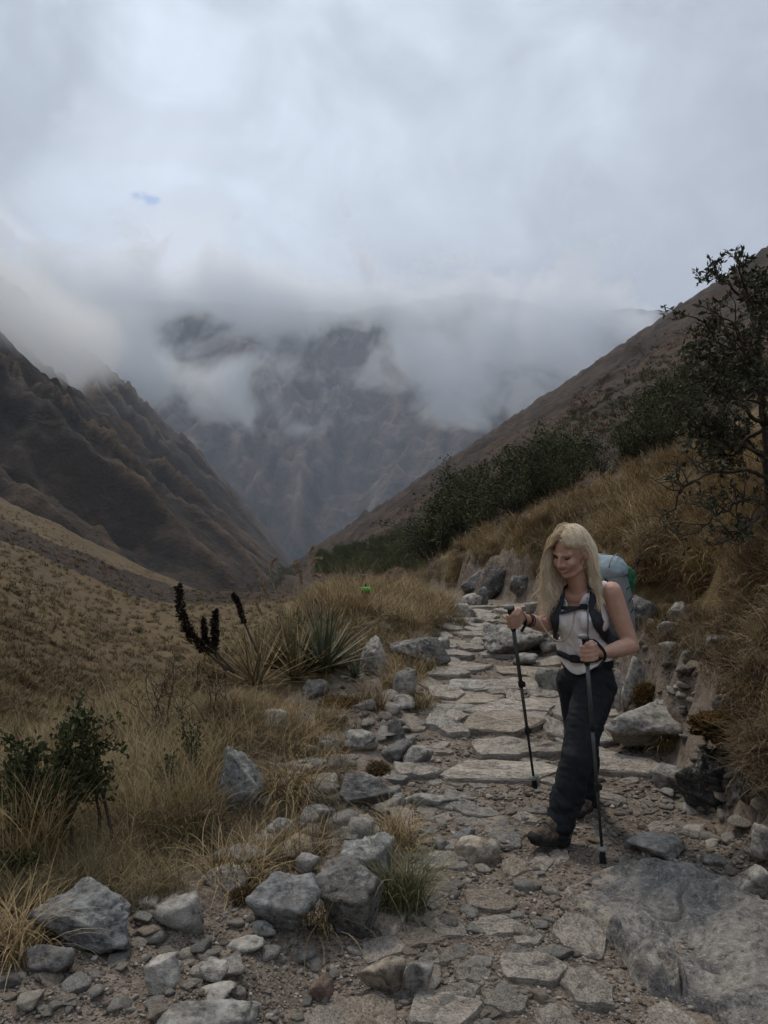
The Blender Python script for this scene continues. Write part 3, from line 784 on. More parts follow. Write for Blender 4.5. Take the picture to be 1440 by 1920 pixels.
for i in range(84):
    while True:
        x, y = random.uniform(-.2, 1.5), random.uniform(2.35, 5.1)
        if abs(x - path_x(y)) < path_w(y) + .1 and not (x > .62 + .5 * max(0, (y - 3.0)) and y < 3.75): break
    w = random.uniform(.09, .26)
    paver(x, y, w, w * random.uniform(.5, .9), random.uniform(.035, .06), random.uniform(0, 6.28), random.choice((STONE, STONE, TAN, PALE, GREY)), None, .12)
# ---- loose stones one can pick out, then the gravel nobody could count
LOOSE = []
for i in range(10):
    P, f = rock_shape(500 + i, 3, 7, .05, .6, 120)
    P = P / (P.max(0) - P.min(0)); LOOSE.append(mesh_from('loose_stone', P, f, M_ROCK, smooth=False))
def loose(x, y, s, label, group):
    o = link('loose_stone', random.choice(LOOSE))
    o.scale = (s, s * random.uniform(.65, 1.0), s * random.uniform(.28, .55))
    o.rotation_euler = (random.uniform(-.25, .25), random.uniform(-.25, .25), random.uniform(0, 6.28))
    o.location = (x, y, gz(x, y) + o.scale.z * .22)
    t = random.choice((GREY, TAN, PALE, PALE, PALE, STONE, STONE)); k = random.uniform(.8, 1.25)
    o.color = (t[0] * k, t[1] * k, t[2] * k, 1)
    tag(o, label, 'stone', group)
def sample_img(n, boxes):
    out = []
    tot = sum((b[2]-b[0])*(b[3]-b[1]) for b in boxes)
    for b in boxes:
        k = max(1, round(n * (b[2]-b[0])*(b[3]-b[1]) / tot))
        u = rng.uniform(b[0], b[2], k); v = rng.uniform(b[1], b[3], k)
        out.append(ground_hits(u, v))
    return np.vstack(out)
for p in sample_img(70, [(0,1790,640,1915), (260,1690,470,1800)]):
    loose(p[0], p[1], random.uniform(.035, .10), 'small loose stone in the dark gravel corner left of the trail', 'loose stones in the gravel corner')
for p in sample_img(95, [(740,1520,1010,1915), (640,1780,820,1915), (1010,1640,1060,1900)]):
    loose(p[0], p[1], random.uniform(.03, .10), 'small loose stone on the near stretch of the trail', 'loose stones on the near trail')
for p in sample_img(45, [(1060,1480,1300,1600), (1200,1560,1440,1640)]):
    loose(p[0], p[1], random.uniform(.03, .085), 'small loose stone on the trail between woman and bank', 'loose stones at the bank foot')
for p in sample_img(95, [(490,1370,760,1590), (640,1300,800,1400)]):
    loose(p[0], p[1], random.uniform(.05, .20), 'small loose stone in the stony strip left of the trail', 'loose stones of the stony strip')
for p in sample_img(24, [(1100,1150,1260,1300), (1230,1280,1440,1560)]):
    loose(p[0], p[1], random.uniform(.05, .13), 'small rock stuck in the earth of the right bank', 'small rocks in the right bank')

def scatter(name, protos, pts, rot, scl, idx, mats=None):
    me = D.meshes.new(name)
    me.vertices.add(len(pts)); me.vertices.foreach_set('co', np.asarray(pts, np.float32).ravel())
    for nm, ty, key, arr in (('rot', 'FLOAT_VECTOR', 'vector', rot), ('scl', 'FLOAT_VECTOR', 'vector', scl), ('idx', 'INT', 'value', idx)):
        a = me.attributes.new(nm, ty, 'POINT')
        a.data.foreach_set(key, np.asarray(arr, np.int32 if ty == 'INT' else np.float32).ravel())
    o = link(name, me); o['kind'] = 'stuff'
    ng = D.node_groups.new(name, 'GeometryNodeTree')
    ng.interface.new_socket('Geometry', in_out='INPUT', socket_type='NodeSocketGeometry')
    ng.interface.new_socket('Geometry', in_out='OUTPUT', socket_type='NodeSocketGeometry')
    gi, go = ng.nodes.new('NodeGroupInput'), ng.nodes.new('NodeGroupOutput')
    pt = ng.nodes.new('GeometryNodeMeshToPoints'); ng.links.new(gi.outputs[0], pt.inputs[0])
    jn = ng.nodes.new('GeometryNodeJoinGeometry')
    for pme in reversed(protos):
        po = D.objects.new(name + '_source', pme)
        oi = ng.nodes.new('GeometryNodeObjectInfo'); oi.inputs['Object'].default_value = po; oi.inputs['As Instance'].default_value = True
        ng.links.new(oi.outputs['Geometry'], jn.inputs[0])
    def attr(nm, ty):
        n = ng.nodes.new('GeometryNodeInputNamedAttribute'); n.data_type = ty; n.inputs['Name'].default_value = nm
        return [s for s in n.outputs if s.enabled][0]
    ip = ng.nodes.new('GeometryNodeInstanceOnPoints')
    ng.links.new(pt.outputs[0], ip.inputs['Points']); ng.links.new(jn.outputs[0], ip.inputs['Instance'])
    ip.inputs['Pick Instance'].default_value = True
    ng.links.new(attr('idx', 'INT'), ip.inputs['Instance Index'])
    er = ng.nodes.new('FunctionNodeEulerToRotation'); ng.links.new(attr('rot', 'FLOAT_VECTOR'), er.inputs[0])
    ng.links.new(er.outputs[0], ip.inputs['Rotation']); ng.links.new(attr('scl', 'FLOAT_VECTOR'), ip.inputs['Scale'])
    ng.links.new(ip.outputs[0], go.inputs[0])
    md = o.modifiers.new('scatter', 'NODES'); md.node_group = ng
    return o
M_PEB = (lambda m: m)(None)
def mat_pebble():
    m, nt, b = new_mat('pebbles')
    r = nd(nt, 'ShaderNodeObjectInfo').outputs['Random']
    cr = nd(nt, 'ShaderNodeValToRGB', {0: r}); e = cr.color_ramp.elements
    e[0].color = (.075, .060, .049, 1); e[1].color = (.42, .38, .33, 1)
    for p, c in ((.35, (.155, .125, .10)), (.6, (.25, .21, .17)), (.8, (.19, .18, .165))):
        q = e.new(p); q.color = (*c, 1)
    tc = nd(nt, 'ShaderNodeTexCoord').outputs['Object']
    c = mixc(nt, ramp(nt, noise(nt, tc, 3.0, 4, .7), .35, .65), cr.outputs[0], mixc(nt, .5, cr.outputs[0], (.05, .045, .04)))
    nt.links.new(c, b.inputs['Base Color'])
    return m
M_PEB = mat_pebble()
PEB = []
for i in range(6):
    P, f = rock_shape(600 + i, 2 if i < 2 else 1, 7, .03, .8)
    PEB.append(mesh_from('pebble', P / 2, f, M_PEB, smooth=False))
pg = np.vstack([sample_img(26000, [(640,1480,1300,1918), (0,1700,700,1918), (740,1380,1250,1500), (1250,1560,1440,1640)]),
                sample_img(1800, [(480,1350,760,1600), (810,1140,1010,1390)])])
n = len(pg)
s = np.exp(rng.normal(math.log(.0080), .60, n)).clip(.003, .036) * np.clip(pg[:, 1] / 3.2, .8, 2.0)
pg[:, 2] += s * .12
scatter('gravel', PEB, pg, np.stack([rng.uniform(-.4, .4, n), rng.uniform(-.4, .4, n), rng.uniform(0, 6.28, n)], 1),
        np.stack([s * rng.uniform(.8, 1.4, n), s, s * rng.uniform(.4, .8, n)], 1), rng.integers(0, 6, n))

RUB = []
for i in range(6):
    P, f = rock_shape(650 + i, 3, 6, .06, .5, 140); RUB.append(mesh_from('rubble', P / 2, f, M_PEB, smooth=False))
pb_ = sample_img(1500, [(850,1060,1010,1180), (960,1150,1440,1480), (1180,1400,1500,1600), (640,1230,840,1400)])
d_ = pb_[:, 0] - path_x(pb_[:, 1]); dd_ = np.abs(d_) - path_w(pb_[:, 1])
pb_ = pb_[(dd_ > -.05) & (dd_ < 1.6) & (pb_[:, 1] > 3.4) & (pb_[:, 1] < 14) & (fbm(pb_[:, 0] * 1.6, pb_[:, 1] * 1.6, 3., 3) > -.1)]
n = len(pb_); s = np.exp(rng.normal(math.log(.032), .6, n)).clip(.012, .10); pb_[:, 2] += s * .05
scatter('bank_rubble', RUB, pb_, np.stack([rng.uniform(-.6, .6, n), rng.uniform(-.6, .6, n), rng.uniform(0, 6.28, n)], 1), np.stack([s * 1.2, s, s * .7], 1), rng.integers(0, 6, n))
# ================================================================== GRASS
def mat_blades(name, cols, tip, rough=.8):
    m, nt, b = new_mat(name)
    r = nd(nt, 'ShaderNodeAttribute', attribute_name='rnd').outputs['Fac']
    t = nd(nt, 'ShaderNodeAttribute', attribute_name='along').outputs['Fac']
    oi = nd(nt, 'ShaderNodeObjectInfo').outputs['Random']
    x = math_(nt, 'ADD', math_(nt, 'MULTIPLY', r, .62), math_(nt, 'MULTIPLY', oi, .38))
    cr = nd(nt, 'ShaderNodeValToRGB', {0: x}); e = cr.color_ramp.elements
    e[0].color = (*cols[0], 1); e[1].color = (*cols[-1], 1)
    for i, c in enumerate(cols[1:-1]):
        q = e.new((i + 1) / (len(cols) - 1)); q.color = (*c, 1)
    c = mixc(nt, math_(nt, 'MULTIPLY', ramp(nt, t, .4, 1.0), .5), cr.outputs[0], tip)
    nt.links.new(c, b.inputs['Base Color'])
    b.inputs['Roughness'].default_value = rough
    return m
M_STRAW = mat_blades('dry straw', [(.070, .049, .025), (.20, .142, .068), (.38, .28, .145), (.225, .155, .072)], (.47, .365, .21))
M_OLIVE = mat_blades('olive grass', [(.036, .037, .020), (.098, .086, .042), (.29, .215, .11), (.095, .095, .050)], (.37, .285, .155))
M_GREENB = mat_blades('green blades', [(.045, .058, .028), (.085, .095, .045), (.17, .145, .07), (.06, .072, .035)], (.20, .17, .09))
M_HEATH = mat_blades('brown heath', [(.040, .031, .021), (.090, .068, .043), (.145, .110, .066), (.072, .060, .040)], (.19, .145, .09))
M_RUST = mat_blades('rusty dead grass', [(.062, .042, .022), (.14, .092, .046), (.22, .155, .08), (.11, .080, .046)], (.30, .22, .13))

def blade_arrays(n, h, spread, lean, droop, width, seed, segs=4, bias=9.0, hmin=.45, thick=False):
    r0 = np.random.default_rng(seed)
    ph = r0.uniform(-PI, PI, n) if bias > 5 else r0.normal(0, bias, n)
    rad = spread * np.sqrt(r0.uniform(0, 1, n)); pa = r0.uniform(0, 2 * PI, n)
    bx, by = rad * np.cos(pa), rad * np.sin(pa)
    L = h * r0.uniform(hmin, 1.0, n)
    th0 = np.abs(r0.normal(0, lean, n)) + .05
    dr = droop * r0.uniform(.35, 1.25, n)
    side = ph + PI / 2 + r0.normal(0, .5, n)
    curl = r0.normal(0, .35, n)
    t = np.linspace(0, 1, segs + 1)
    x, y, z = bx.copy(), by.copy(), np.zeros(n) - .02
    V = np.zeros((n, segs + 1, 2, 3)); rnd = r0.uniform(0, 1, n)
    for i, tt in enumerate(t):
        w = width * (1 - .92 * tt ** 1.4) * (.7 + .6 * rnd) * .5
        V[:, i, 0] = np.stack([x - np.cos(side) * w, y - np.sin(side) * w, z], 1)
        V[:, i, 1] = np.stack([x + np.cos(side) * w, y + np.sin(side) * w, z], 1)
        if i < segs:
            th = np.minimum(th0 + dr * (tt + .5 / segs) ** 1.3, 2.5); ds = L / segs; a = ph + curl * tt
            x = x + np.sin(th) * np.cos(a) * ds; y = y + np.sin(th) * np.sin(a) * ds; z = z + np.cos(th) * ds
    k = (segs + 1) * 2
    base = (np.arange(n) * k)[:, None, None]
    q = np.array([[2*i, 2*i+1, 2*i+3, 2*i+2] for i in range(segs)])[None]
    F = (base + q).reshape(-1, 4)
    return V.reshape(-1, 3), F, np.repeat(rnd, k), np.tile(np.repeat(t, 2), n)
def blades_mesh(name, parts, mat):
    Vs, Fs, Rs, Ts, o = [], [], [], [], 0
    for V, F, R, T in parts:
        Vs.append(V); Fs.append(F + o); Rs.append(R); Ts.append(T); o += len(V)
    me = mesh_from(name, np.vstack(Vs), np.vstack(Fs).astype(np.int32), mat)
    for nm, arr in (('rnd', np.concatenate(Rs)), ('along', np.concatenate(Ts))):
        a = me.attributes.new(nm, 'FLOAT', 'POINT'); a.data.foreach_set('value', arr.astype(np.float32))
    return me
def tufts(name, mat, k, n, h, spread, lean, droop, width, seed, **kw):
    return [blades_mesh(name, [blade_arrays(n, h, spread, lean, droop, width, seed + i, **kw)], mat) for i in range(k)]

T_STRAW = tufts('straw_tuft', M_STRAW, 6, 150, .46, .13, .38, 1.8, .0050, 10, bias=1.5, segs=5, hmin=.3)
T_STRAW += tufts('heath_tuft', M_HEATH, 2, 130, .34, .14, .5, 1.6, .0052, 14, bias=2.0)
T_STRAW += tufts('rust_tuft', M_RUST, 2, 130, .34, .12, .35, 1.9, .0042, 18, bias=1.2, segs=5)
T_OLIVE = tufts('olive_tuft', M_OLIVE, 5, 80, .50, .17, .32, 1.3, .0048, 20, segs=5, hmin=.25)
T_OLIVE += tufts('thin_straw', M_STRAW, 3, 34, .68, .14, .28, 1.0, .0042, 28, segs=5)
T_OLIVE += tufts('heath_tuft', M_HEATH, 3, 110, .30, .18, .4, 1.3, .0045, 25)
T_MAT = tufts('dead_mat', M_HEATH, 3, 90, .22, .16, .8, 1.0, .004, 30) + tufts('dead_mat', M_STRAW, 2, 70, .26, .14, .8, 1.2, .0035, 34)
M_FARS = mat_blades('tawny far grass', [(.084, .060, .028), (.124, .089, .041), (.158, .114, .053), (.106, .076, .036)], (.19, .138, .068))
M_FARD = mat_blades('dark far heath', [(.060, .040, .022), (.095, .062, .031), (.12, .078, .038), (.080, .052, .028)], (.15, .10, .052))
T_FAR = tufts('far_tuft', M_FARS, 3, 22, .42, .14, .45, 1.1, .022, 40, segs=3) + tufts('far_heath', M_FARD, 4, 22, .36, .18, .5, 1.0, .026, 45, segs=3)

def veg_pts(n, boxes, keep=None):
    p = sample_img(n, boxes)
    d = np.abs(p[:, 0] - path_x(p[:, 1])) - path_w(p[:, 1])
    m = d > .06
    if keep is not None: m &= keep(p, d)
    return p[m]
def downhill(p):
    e = .25
    gx_ = (heights(p[:, 0] + e, p[:, 1]) - heights(p[:, 0] - e, p[:, 1])) / (2 * e)
    gy_ = (heights(p[:, 0], p[:, 1] + e) - heights(p[:, 0], p[:, 1] - e)) / (2 * e)
    return np.arctan2(-gy_, -gx_), np.hypot(gx_, gy_)
def grass(name, protos, p, smin, smax_, lo=0, align=.9, zoff=0.0):
    n = len(p); a, s = downhill(p)
    rot = np.stack([rng.normal(0, .12, n), rng.normal(0, .12, n), a + rng.normal(0, align, n)], 1)
    sc = rng.uniform(smin, smax_, n)
    p = p.copy(); p[:, 2] += zoff
    scatter(name, protos, p, rot, np.stack([sc, sc, sc * rng.uniform(.75, 1.15, n)], 1), rng.integers(0, len(protos), n))

def bare(p):       # bare, broken patches of the bank
    return fbm(p[:, 0] * 1.1, p[:, 1] * 1.1, 4., 3)
def off_rosettes(p, r=.42):
    k = np.ones(len(p), bool)
    for (uu, vv) in ((605, 1262), (555, 1275), (478, 1290), (665, 1275)):
        g = ground_hit(uu, vv); k &= np.hypot(p[:, 0] - g.x, p[:, 1] - g.y + .15) > r
    return k
pr = veg_pts(1900, [(1010, 840, 1620, 1420), (840, 940, 1010, 1110)], lambda p, d: (p[:, 1] < 17) & (p[:, 0] > path_x(p[:, 1])) & (d > .70 + .40 * bare(p)) & ((bare(p) < .30) | (rng.uniform(0, 1, len(p)) < .4)))
grass('bank_grass', T_STRAW, pr, .4, 1.2, align=.8)
pr = veg_pts(2000, [(1100, 1150, 1620, 1560), (850, 1050, 1120, 1300)], lambda p, d: (p[:, 0] > path_x(p[:, 1])) & (p[:, 1] > 3.3) & (d > .25))
grass('bank_litter', T_MAT + T_STRAW[6:], pr, .35, 1.0)
pk = veg_pts(1250, [(820, 820, 1560, 1090)], lambda p, d: (p[:, 1] > 6) & (p[:, 1] < 22) & (p[:, 0] > path_x(p[:, 1])) & (d > .3))
grass('knoll_grass', T_STRAW, pk, .5, 1.2, align=.9)

pl = veg_pts(1150, [(-120, 1330, 470, 1580)], lambda p, d: (p[:, 0] < path_x(p[:, 1])) & (p[:, 1] < 9) & (d > .95 + .3 * bare(p)))
grass('meadow_grass', T_OLIVE, pl, .25, .85)
pl = veg_pts(420, [(-120, 1560, 330, 1800)], lambda p, d: (p[:, 1] > 3.02 + .25 * bare(p)) & (p[:, 0] < -.75) )
grass('meadow_grass', T_OLIVE[:5] + T_MAT, pl, .3, .62)
pq = veg_pts(1300, [(-150, 1200, 480, 1400)], lambda p, d: (p[:, 1] > 4.6) & (p[:, 1] < 30) & (d > .9) & off_rosettes(p))
grass('rough_grass', T_OLIVE[8:] + T_MAT, pq, .3, .65)
pb = veg_pts(700, [(400, 1180, 830, 1420), (640, 1120, 880, 1220)], lambda p, d: (p[:, 0] < path_x(p[:, 1])) & (d > .10) & ((d > .5) | (p[:, 1] > 6.3)) & (p[:, 1] < 14) & off_rosettes(p))
grass('berm_grass', T_OLIVE[5:] + T_STRAW[:4] + T_MAT, pb, .3, .75)
pb = veg_pts(600, [(560, 1050, 860, 1180)], lambda p, d: (d > .1) & (p[:, 1] > 8) & (p[:, 1] < 40))
grass('berm_grass', T_STRAW + T_OLIVE[5:8], pb, .5, 1.1)
ps = veg_pts(420, [(380, 1360, 760, 1640)], lambda p, d: (p[:, 0] < path_x(p[:, 1])) & (d > .3))
grass('dry_litter', T_MAT, ps, .35, .75)
pf = veg_pts(8500, [(-150, 900, 620, 1420), (-150, 1250, 420, 1450)], lambda p, d: (p[:, 1] > 6.2) & (p[:, 1] < 420) & (p[:, 0] < path_x(p[:, 1]) - 1))
sc = .62 + np.clip(pf[:, 1] / 70, 0, 1.5)
n = len(pf); a_, _ = downhill(pf)
scatter('slope_grass', T_FAR, pf, np.stack([np.zeros(n), np.zeros(n), rng.uniform(0, 6.28, n)], 1), np.stack([sc, sc, sc * rng.uniform(.5, .9, n)], 1) * rng.uniform(.7, 1.2, n)[:, None],
        np.where(fbm(pf[:, 0] / 9, pf[:, 1] / 9, 2., 3) + rng.normal(0, .25, n) > -.45, rng.integers(0, 3, n), rng.integers(3, 7, n)))
ph_ = veg_pts(4200, [(620, 620, 1500, 1070)], lambda p, d: (p[:, 1] > 17) & (p[:, 1] < 260) & (p[:, 0] > path_x(p[:, 1])))
sc = 1.0 + np.clip(ph_[:, 1] / 40, 0, 4)
n = len(ph_)
scatter('hillside_grass', T_FAR, ph_, np.stack([np.zeros(n), np.zeros(n), rng.uniform(0, 6.28, n)], 1), np.stack([sc, sc, sc * .6], 1) * rng.uniform(.6, 1.2, n)[:, None], np.where(rng.uniform(0, 1, n) < .06, rng.integers(0, 3, n), rng.integers(3, 7, n)))

# ---- tussocks that stand out one by one
def tussock(u, v, mat, n, h, seed, label, spread=.09, lean=.4, droop=1.5, width=.0042, bias=9.0, face=0.0, dz=0.0):
    g = ground_hit(u, v)
    o = link('grass_tussock', blades_mesh('grass_tussock', [blade_arrays(n, h, spread, lean, droop, width, seed, 6, bias)], mat), None, g + Vector((0, 0, dz)))
    o.rotation_euler.z = face
    tag(o, label, 'grass tussock', 'grass tussocks beside the trail')
tussock(752, 1700, M_GREENB, 420, .42, 901, 'green grass tussock hanging down beside the tallest dark boulder', .10, .35, 1.6, .0045)
tussock(742, 1590, M_STRAW, 330, .34, 902, 'straw and green tussock on the trail edge above the tallest dark boulder', .09, .45, 1.5)
tussock(545, 1500, M_STRAW, 460, .42, 903, 'combed straw tussock right of the tall standing boulder', .13, .45, 1.9, bias=1.2, face=-1.4)
tussock(600, 1745, M_OLIVE, 90, .36, 904, 'thin sprawling grass tussock between the angular block and pitted rock', .05, .55, 1.5)
tussock(785, 1330, M_OLIVE, 300, .30, 905, 'olive tussock on the kerb above the dark upright stone', .12, .4, 1.5)
tussock(745, 1290, M_STRAW, 300, .36, 906, 'straw tussock behind the slanting grey rock', .12, .4, 1.6)
tussock(795, 1262, M_OLIVE, 260, .30, 907, 'rounded green-yellow tussock in front of the long dark slab', .12, .45, 1.6)
tussock(445, 1640, M_STRAW, 220, .34, 908, 'flattened straw tussock behind the pale grey slab', .12, .8, 1.3)
tussock(565, 1600, M_STRAW, 240, .26, 909, 'short straw tussock growing over the tan flat rock', .12, .6, 1.5)
tussock(690, 1325, M_RUST, 320, .34, 910, 'rusty tussock at the foot of the rosette plant', .14, .5, 1.6)
tussock(1255, 1395, M_RUST, 240, .26, 911, 'rusty tussock on the smooth slanting bank boulder', .08, .5, 1.6)
tussock(60, 1640, M_STRAW, 240, .62, 912, 'tall pale straw tussock left of the blue-grey boulder', .10, .25, .9)
tussock(100, 1545, M_STRAW, 120, .75, 913, 'very tall thin straw tussock in front of the leafy bush', .07, .16, .6, .0036)
tussock(20, 1790, M_STRAW, 260, .40, 914, 'straw tussock drooping over the dark wedge rock', .10, .55, 1.6)
tussock(860, 1175, M_OLIVE, 160, .34, 915, 'small tussock among the far row of edge stones', .10, .4, 1.3)

# ================================================================== SHRUBS AND TREES
def mat_leaf(name, a, b_, c_):
    m, nt, b = new_mat(name)
    r = nd(nt, 'ShaderNodeAttribute', attribute_name='rnd').outputs['Fac']
    oi = nd(nt, 'ShaderNodeObjectInfo').outputs['Random']
    c = mixc(nt, r, a, b_)
    c = mixc(nt, ramp(nt, r, .90, .99), c, c_)
    k = math_(nt, 'ADD', math_(nt, 'MULTIPLY', oi, .5), .75)
    c = mixc(nt, 1.0, c, nd(nt, 'ShaderNodeCombineXYZ', {0: k, 1: k, 2: k}).outputs[0], 'MULTIPLY')
    nt.links.new(c, b.inputs['Base Color'])
    b.inputs['Roughness'].default_value = .8; b.inputs['Specular IOR Level'].default_value = .12
    return m
M_LEAF = mat_leaf('shrub leaves', (.038, .047, .019), (.088, .098, .040), (.12, .11, .048))
M_LEAFT = mat_leaf('tree leaves', (.045, .050, .032), (.105, .108, .070), (.21, .20, .14))
M_LEAFG = mat_leaf('bush leaves', (.038, .048, .020), (.082, .092, .040), (.13, .125, .06))
M_BARK = plain('dark bark', (.055, .045, .038), .9, .2, 14, .35, 60, .7, .01)
M_TWIG = plain('dry twig', (.075, .055, .045), .9, .2, 14, .3)

def leaf_cloud(P, N, size, seed, aspect=.45):
    """One small folded leaf (two triangles) at each point."""
    r0 = np.random.default_rng(seed); n = len(P)
    d = N + r0.normal(0, .55, (n, 3)); d /= np.linalg.norm(d, axis=1)[:, None]
    s = np.cross(d, r0.normal(size=(n, 3))); s /= np.linalg.norm(s, axis=1)[:, None]
    L = size * r0.uniform(.6, 1.25, n)[:, None]
    up = np.cross(d, s)
    V = np.stack([P, P + d * L * .5 + s * L * aspect * .5 + up * L * .06, P + d * L, P + d * L * .5 - s * L * aspect * .5 + up * L * .06], 1)
    F = (np.arange(n) * 4)[:, None] + np.array([0, 1, 2, 3])[None]
    return V.reshape(-1, 3), F, np.repeat(r0.uniform(0, 1, n), 4)
def leaves_mesh(name, P, N, size, seed, mat, aspect=.45):
    V, F, R = leaf_cloud(np.asarray(P, float), np.asarray(N, float), size, seed, aspect)
    me = mesh_from(name, V, F.astype(np.int32), mat, smooth=False)
    a = me.attributes.new('rnd', 'FLOAT', 'POINT'); a.data.foreach_set('value', R.astype(np.float32))
    return me
def tubes_mesh(name, lines, mat, sides=5):
    """lines: list of (points, radii)"""
    Vs, Fs, o = [], [], 0
    for pts, rad in lines:
        pts = np.asarray(pts, float); m = len(pts)
        rad = np.broadcast_to(np.asarray(rad, float), (m,)) if np.ndim(rad) else np.full(m, float(rad))
        T = np.gradient(pts, axis=0); T /= np.linalg.norm(T, axis=1)[:, None] + 1e-9
        ref = np.array([.31, .22, .92]) if abs(T[0] @ np.array([.31, .22, .92])) < .9 else np.array([1., 0, 0])
        A = np.cross(T, ref); A /= np.linalg.norm(A, axis=1)[:, None] + 1e-9
        B = np.cross(T, A)
        ang = np.linspace(0, 2 * PI, sides, endpoint=False)
        ring = pts[:, None] + rad[:, None, None] * (A[:, None] * np.cos(ang)[None, :, None] + B[:, None] * np.sin(ang)[None, :, None])
        Vs.append(ring.reshape(-1, 3))
        for i in range(m - 1):
            for j in range(sides):
                k = (j + 1) % sides
                Fs.append((o + i*sides + j, o + i*sides + k, o + (i+1)*sides + k, o + (i+1)*sides + j))
        Fs.append(tuple(o + j for j in range(sides))[::-1]); Fs.append(tuple(o + (m-1)*sides + j for j in range(sides)))
        o += m * sides
    return mesh_from(name, np.vstack(Vs), Fs, mat)
def grow(start, d, length, segs, wig, r0, up=.0):
    p = [np.array(start, float)]; d = np.array(d, float); d /= np.linalg.norm(d)
    for i in range(segs):
        d = d + r0.normal(0, wig, 3) + np.array([0, 0, up]); d /= np.linalg.norm(d)
        p.append(p[-1] + d * length / segs)
    return np.array(p)

# -- shrubs of the thicket: unit size, five shapes whose copies share their meshes
def shrub_proto(seed, leaf=.044, nst=9, mat=None):
    r0 = np.random.default_rng(seed); lines, P, N = [], [], []
    for i in range(nst):
        a = r0.uniform(0, 6.28); t = r0.uniform(.1, .75)
        st = grow((r0.normal(0, .06), r0.normal(0, .06), -.05), (math.sin(t) * math.cos(a), math.sin(t) * math.sin(a), math.cos(t)), r0.uniform(.55, .95), 5, .18, r0, .06)
        lines.append((st, np.linspace(.022, .006, len(st))))
        for j in range(7):
            b = st[r0.integers(2, len(st))]
            tw = grow(b, r0.normal(0, 1, 3) + np.array([0, 0, .5]), r0.uniform(.14, .32), 3, .2, r0, .05)
            lines.append((tw, np.linspace(.006, .003, len(tw))))
            for q in range(30):
                c = tw[r0.integers(1, len(tw))] + r0.normal(0, .042, 3)
                P.append(c); N.append(r0.normal(0, .6, 3) + np.array([0, 0, .6]))
    return tubes_mesh('shrub_stems', lines, M_BARK, 4), leaves_mesh('shrub_foliage', P, N, leaf, seed, mat or M_LEAF)
SHRUBS = [shrub_proto(700 + i) for i in range(5)]
def shrub(x, y, s, label, group, proto=None, hs=1.0, cat='shrub', name='shrub'):
    st, lf = proto or random.choice(SHRUBS)
    e = empty(name, (x, y, gz(x, y) - .05 * s))
    e.scale = (s, s, s * hs); e.rotation_euler.z = random.uniform(0, 6.28)
    tag(e, label, cat, group)
    o = link('trunk', st, e); o2 = link('crown', lf, e)
    return e
def band(n, lo, hi, u0, u1):
    u = rng.uniform(u0, u1, n); f = rng.uniform(0, 1, n)
    return u, np.interp(u, *lo) * (1 - f) + np.interp(u, *hi) * f
lo = ([790, 900, 1000, 1180, 1300, 1460], [1062, 1000, 950, 900, 850, 800]); hi = ([790, 870, 960, 1040, 1140, 1200, 1260, 1330, 1460], [1010, 985, 930, 890, 840, 800, 740, 690, 640])
u, v = band(190, lo, hi, 790, 1450)
pts = ground_hits(u, v)
order = np.argsort(-pts[:, 1])
for i in order:
    p = pts[i]
    if p[1] < 15 or pnoise(u[i] / 45, v[i] / 45, 3.) > .02: continue
    pxh = np.interp(v[i], [700, 850, 1000, 1060], [64, 92, 130, 100]) * random.uniform(.6, 1.3)
    shrub(p[0], p[1], pxh / FP * p[1], 'dark green shrub of the thicket covering the lower hillside', 'shrubs of the hillside thicket', hs=random.uniform(.7, 1.0))
u, v = band(320, ([590, 700, 800], [1075, 1082, 1070]), ([590, 700, 800], [1046, 1020, 990]), 596, 800)
sp = ground_hits(u, v); n = len(sp); sc = rng.uniform(16, 34, n) / FP * sp[:, 1]
SH_S = [l for _, l in SHRUBS]
scatter('shrubbery', SH_S, sp, np.stack([np.zeros(n), np.zeros(n), rng.uniform(0, 6, n)], 1), np.stack([sc, sc, sc * .7], 1), rng.integers(0, 5, n))
u, v = band(330, ([1000, 1200, 1420], [890, 790, 680]), ([1000, 1200, 1420], [830, 690, 560]), 1000, 1420)
sp = ground_hits(u, v); n = len(sp); sc = rng.uniform(8, 20, n) / FP * sp[:, 1]
scatter('shrubbery', SH_S, sp, np.stack([np.zeros(n), np.zeros(n), rng.uniform(0, 6, n)], 1), np.stack([sc, sc, sc * .6], 1), rng.integers(0, 5, n))
vy = np.exp(rng.uniform(math.log(360), math.log(1100), 700)); vx = (rng.uniform(370, 575, 700) - 720) / FP * vy
vz = np.maximum(left_mount(vx, vy)[0], height(vx, vy)); k = (960 - (vz - EYE) / vy * FP > 1062)
vp = np.stack([vx, vy, vz], 1)[k]; n = len(vp); sc = rng.uniform(5, 13, n) / FP * vp[:, 1]
scatter('valley_shrubbery', SH_S, vp, np.stack([np.zeros(n), np.zeros(n), rng.uniform(0, 6, n)], 1), np.stack([sc, sc, sc * .7], 1), rng.integers(0, 5, n))
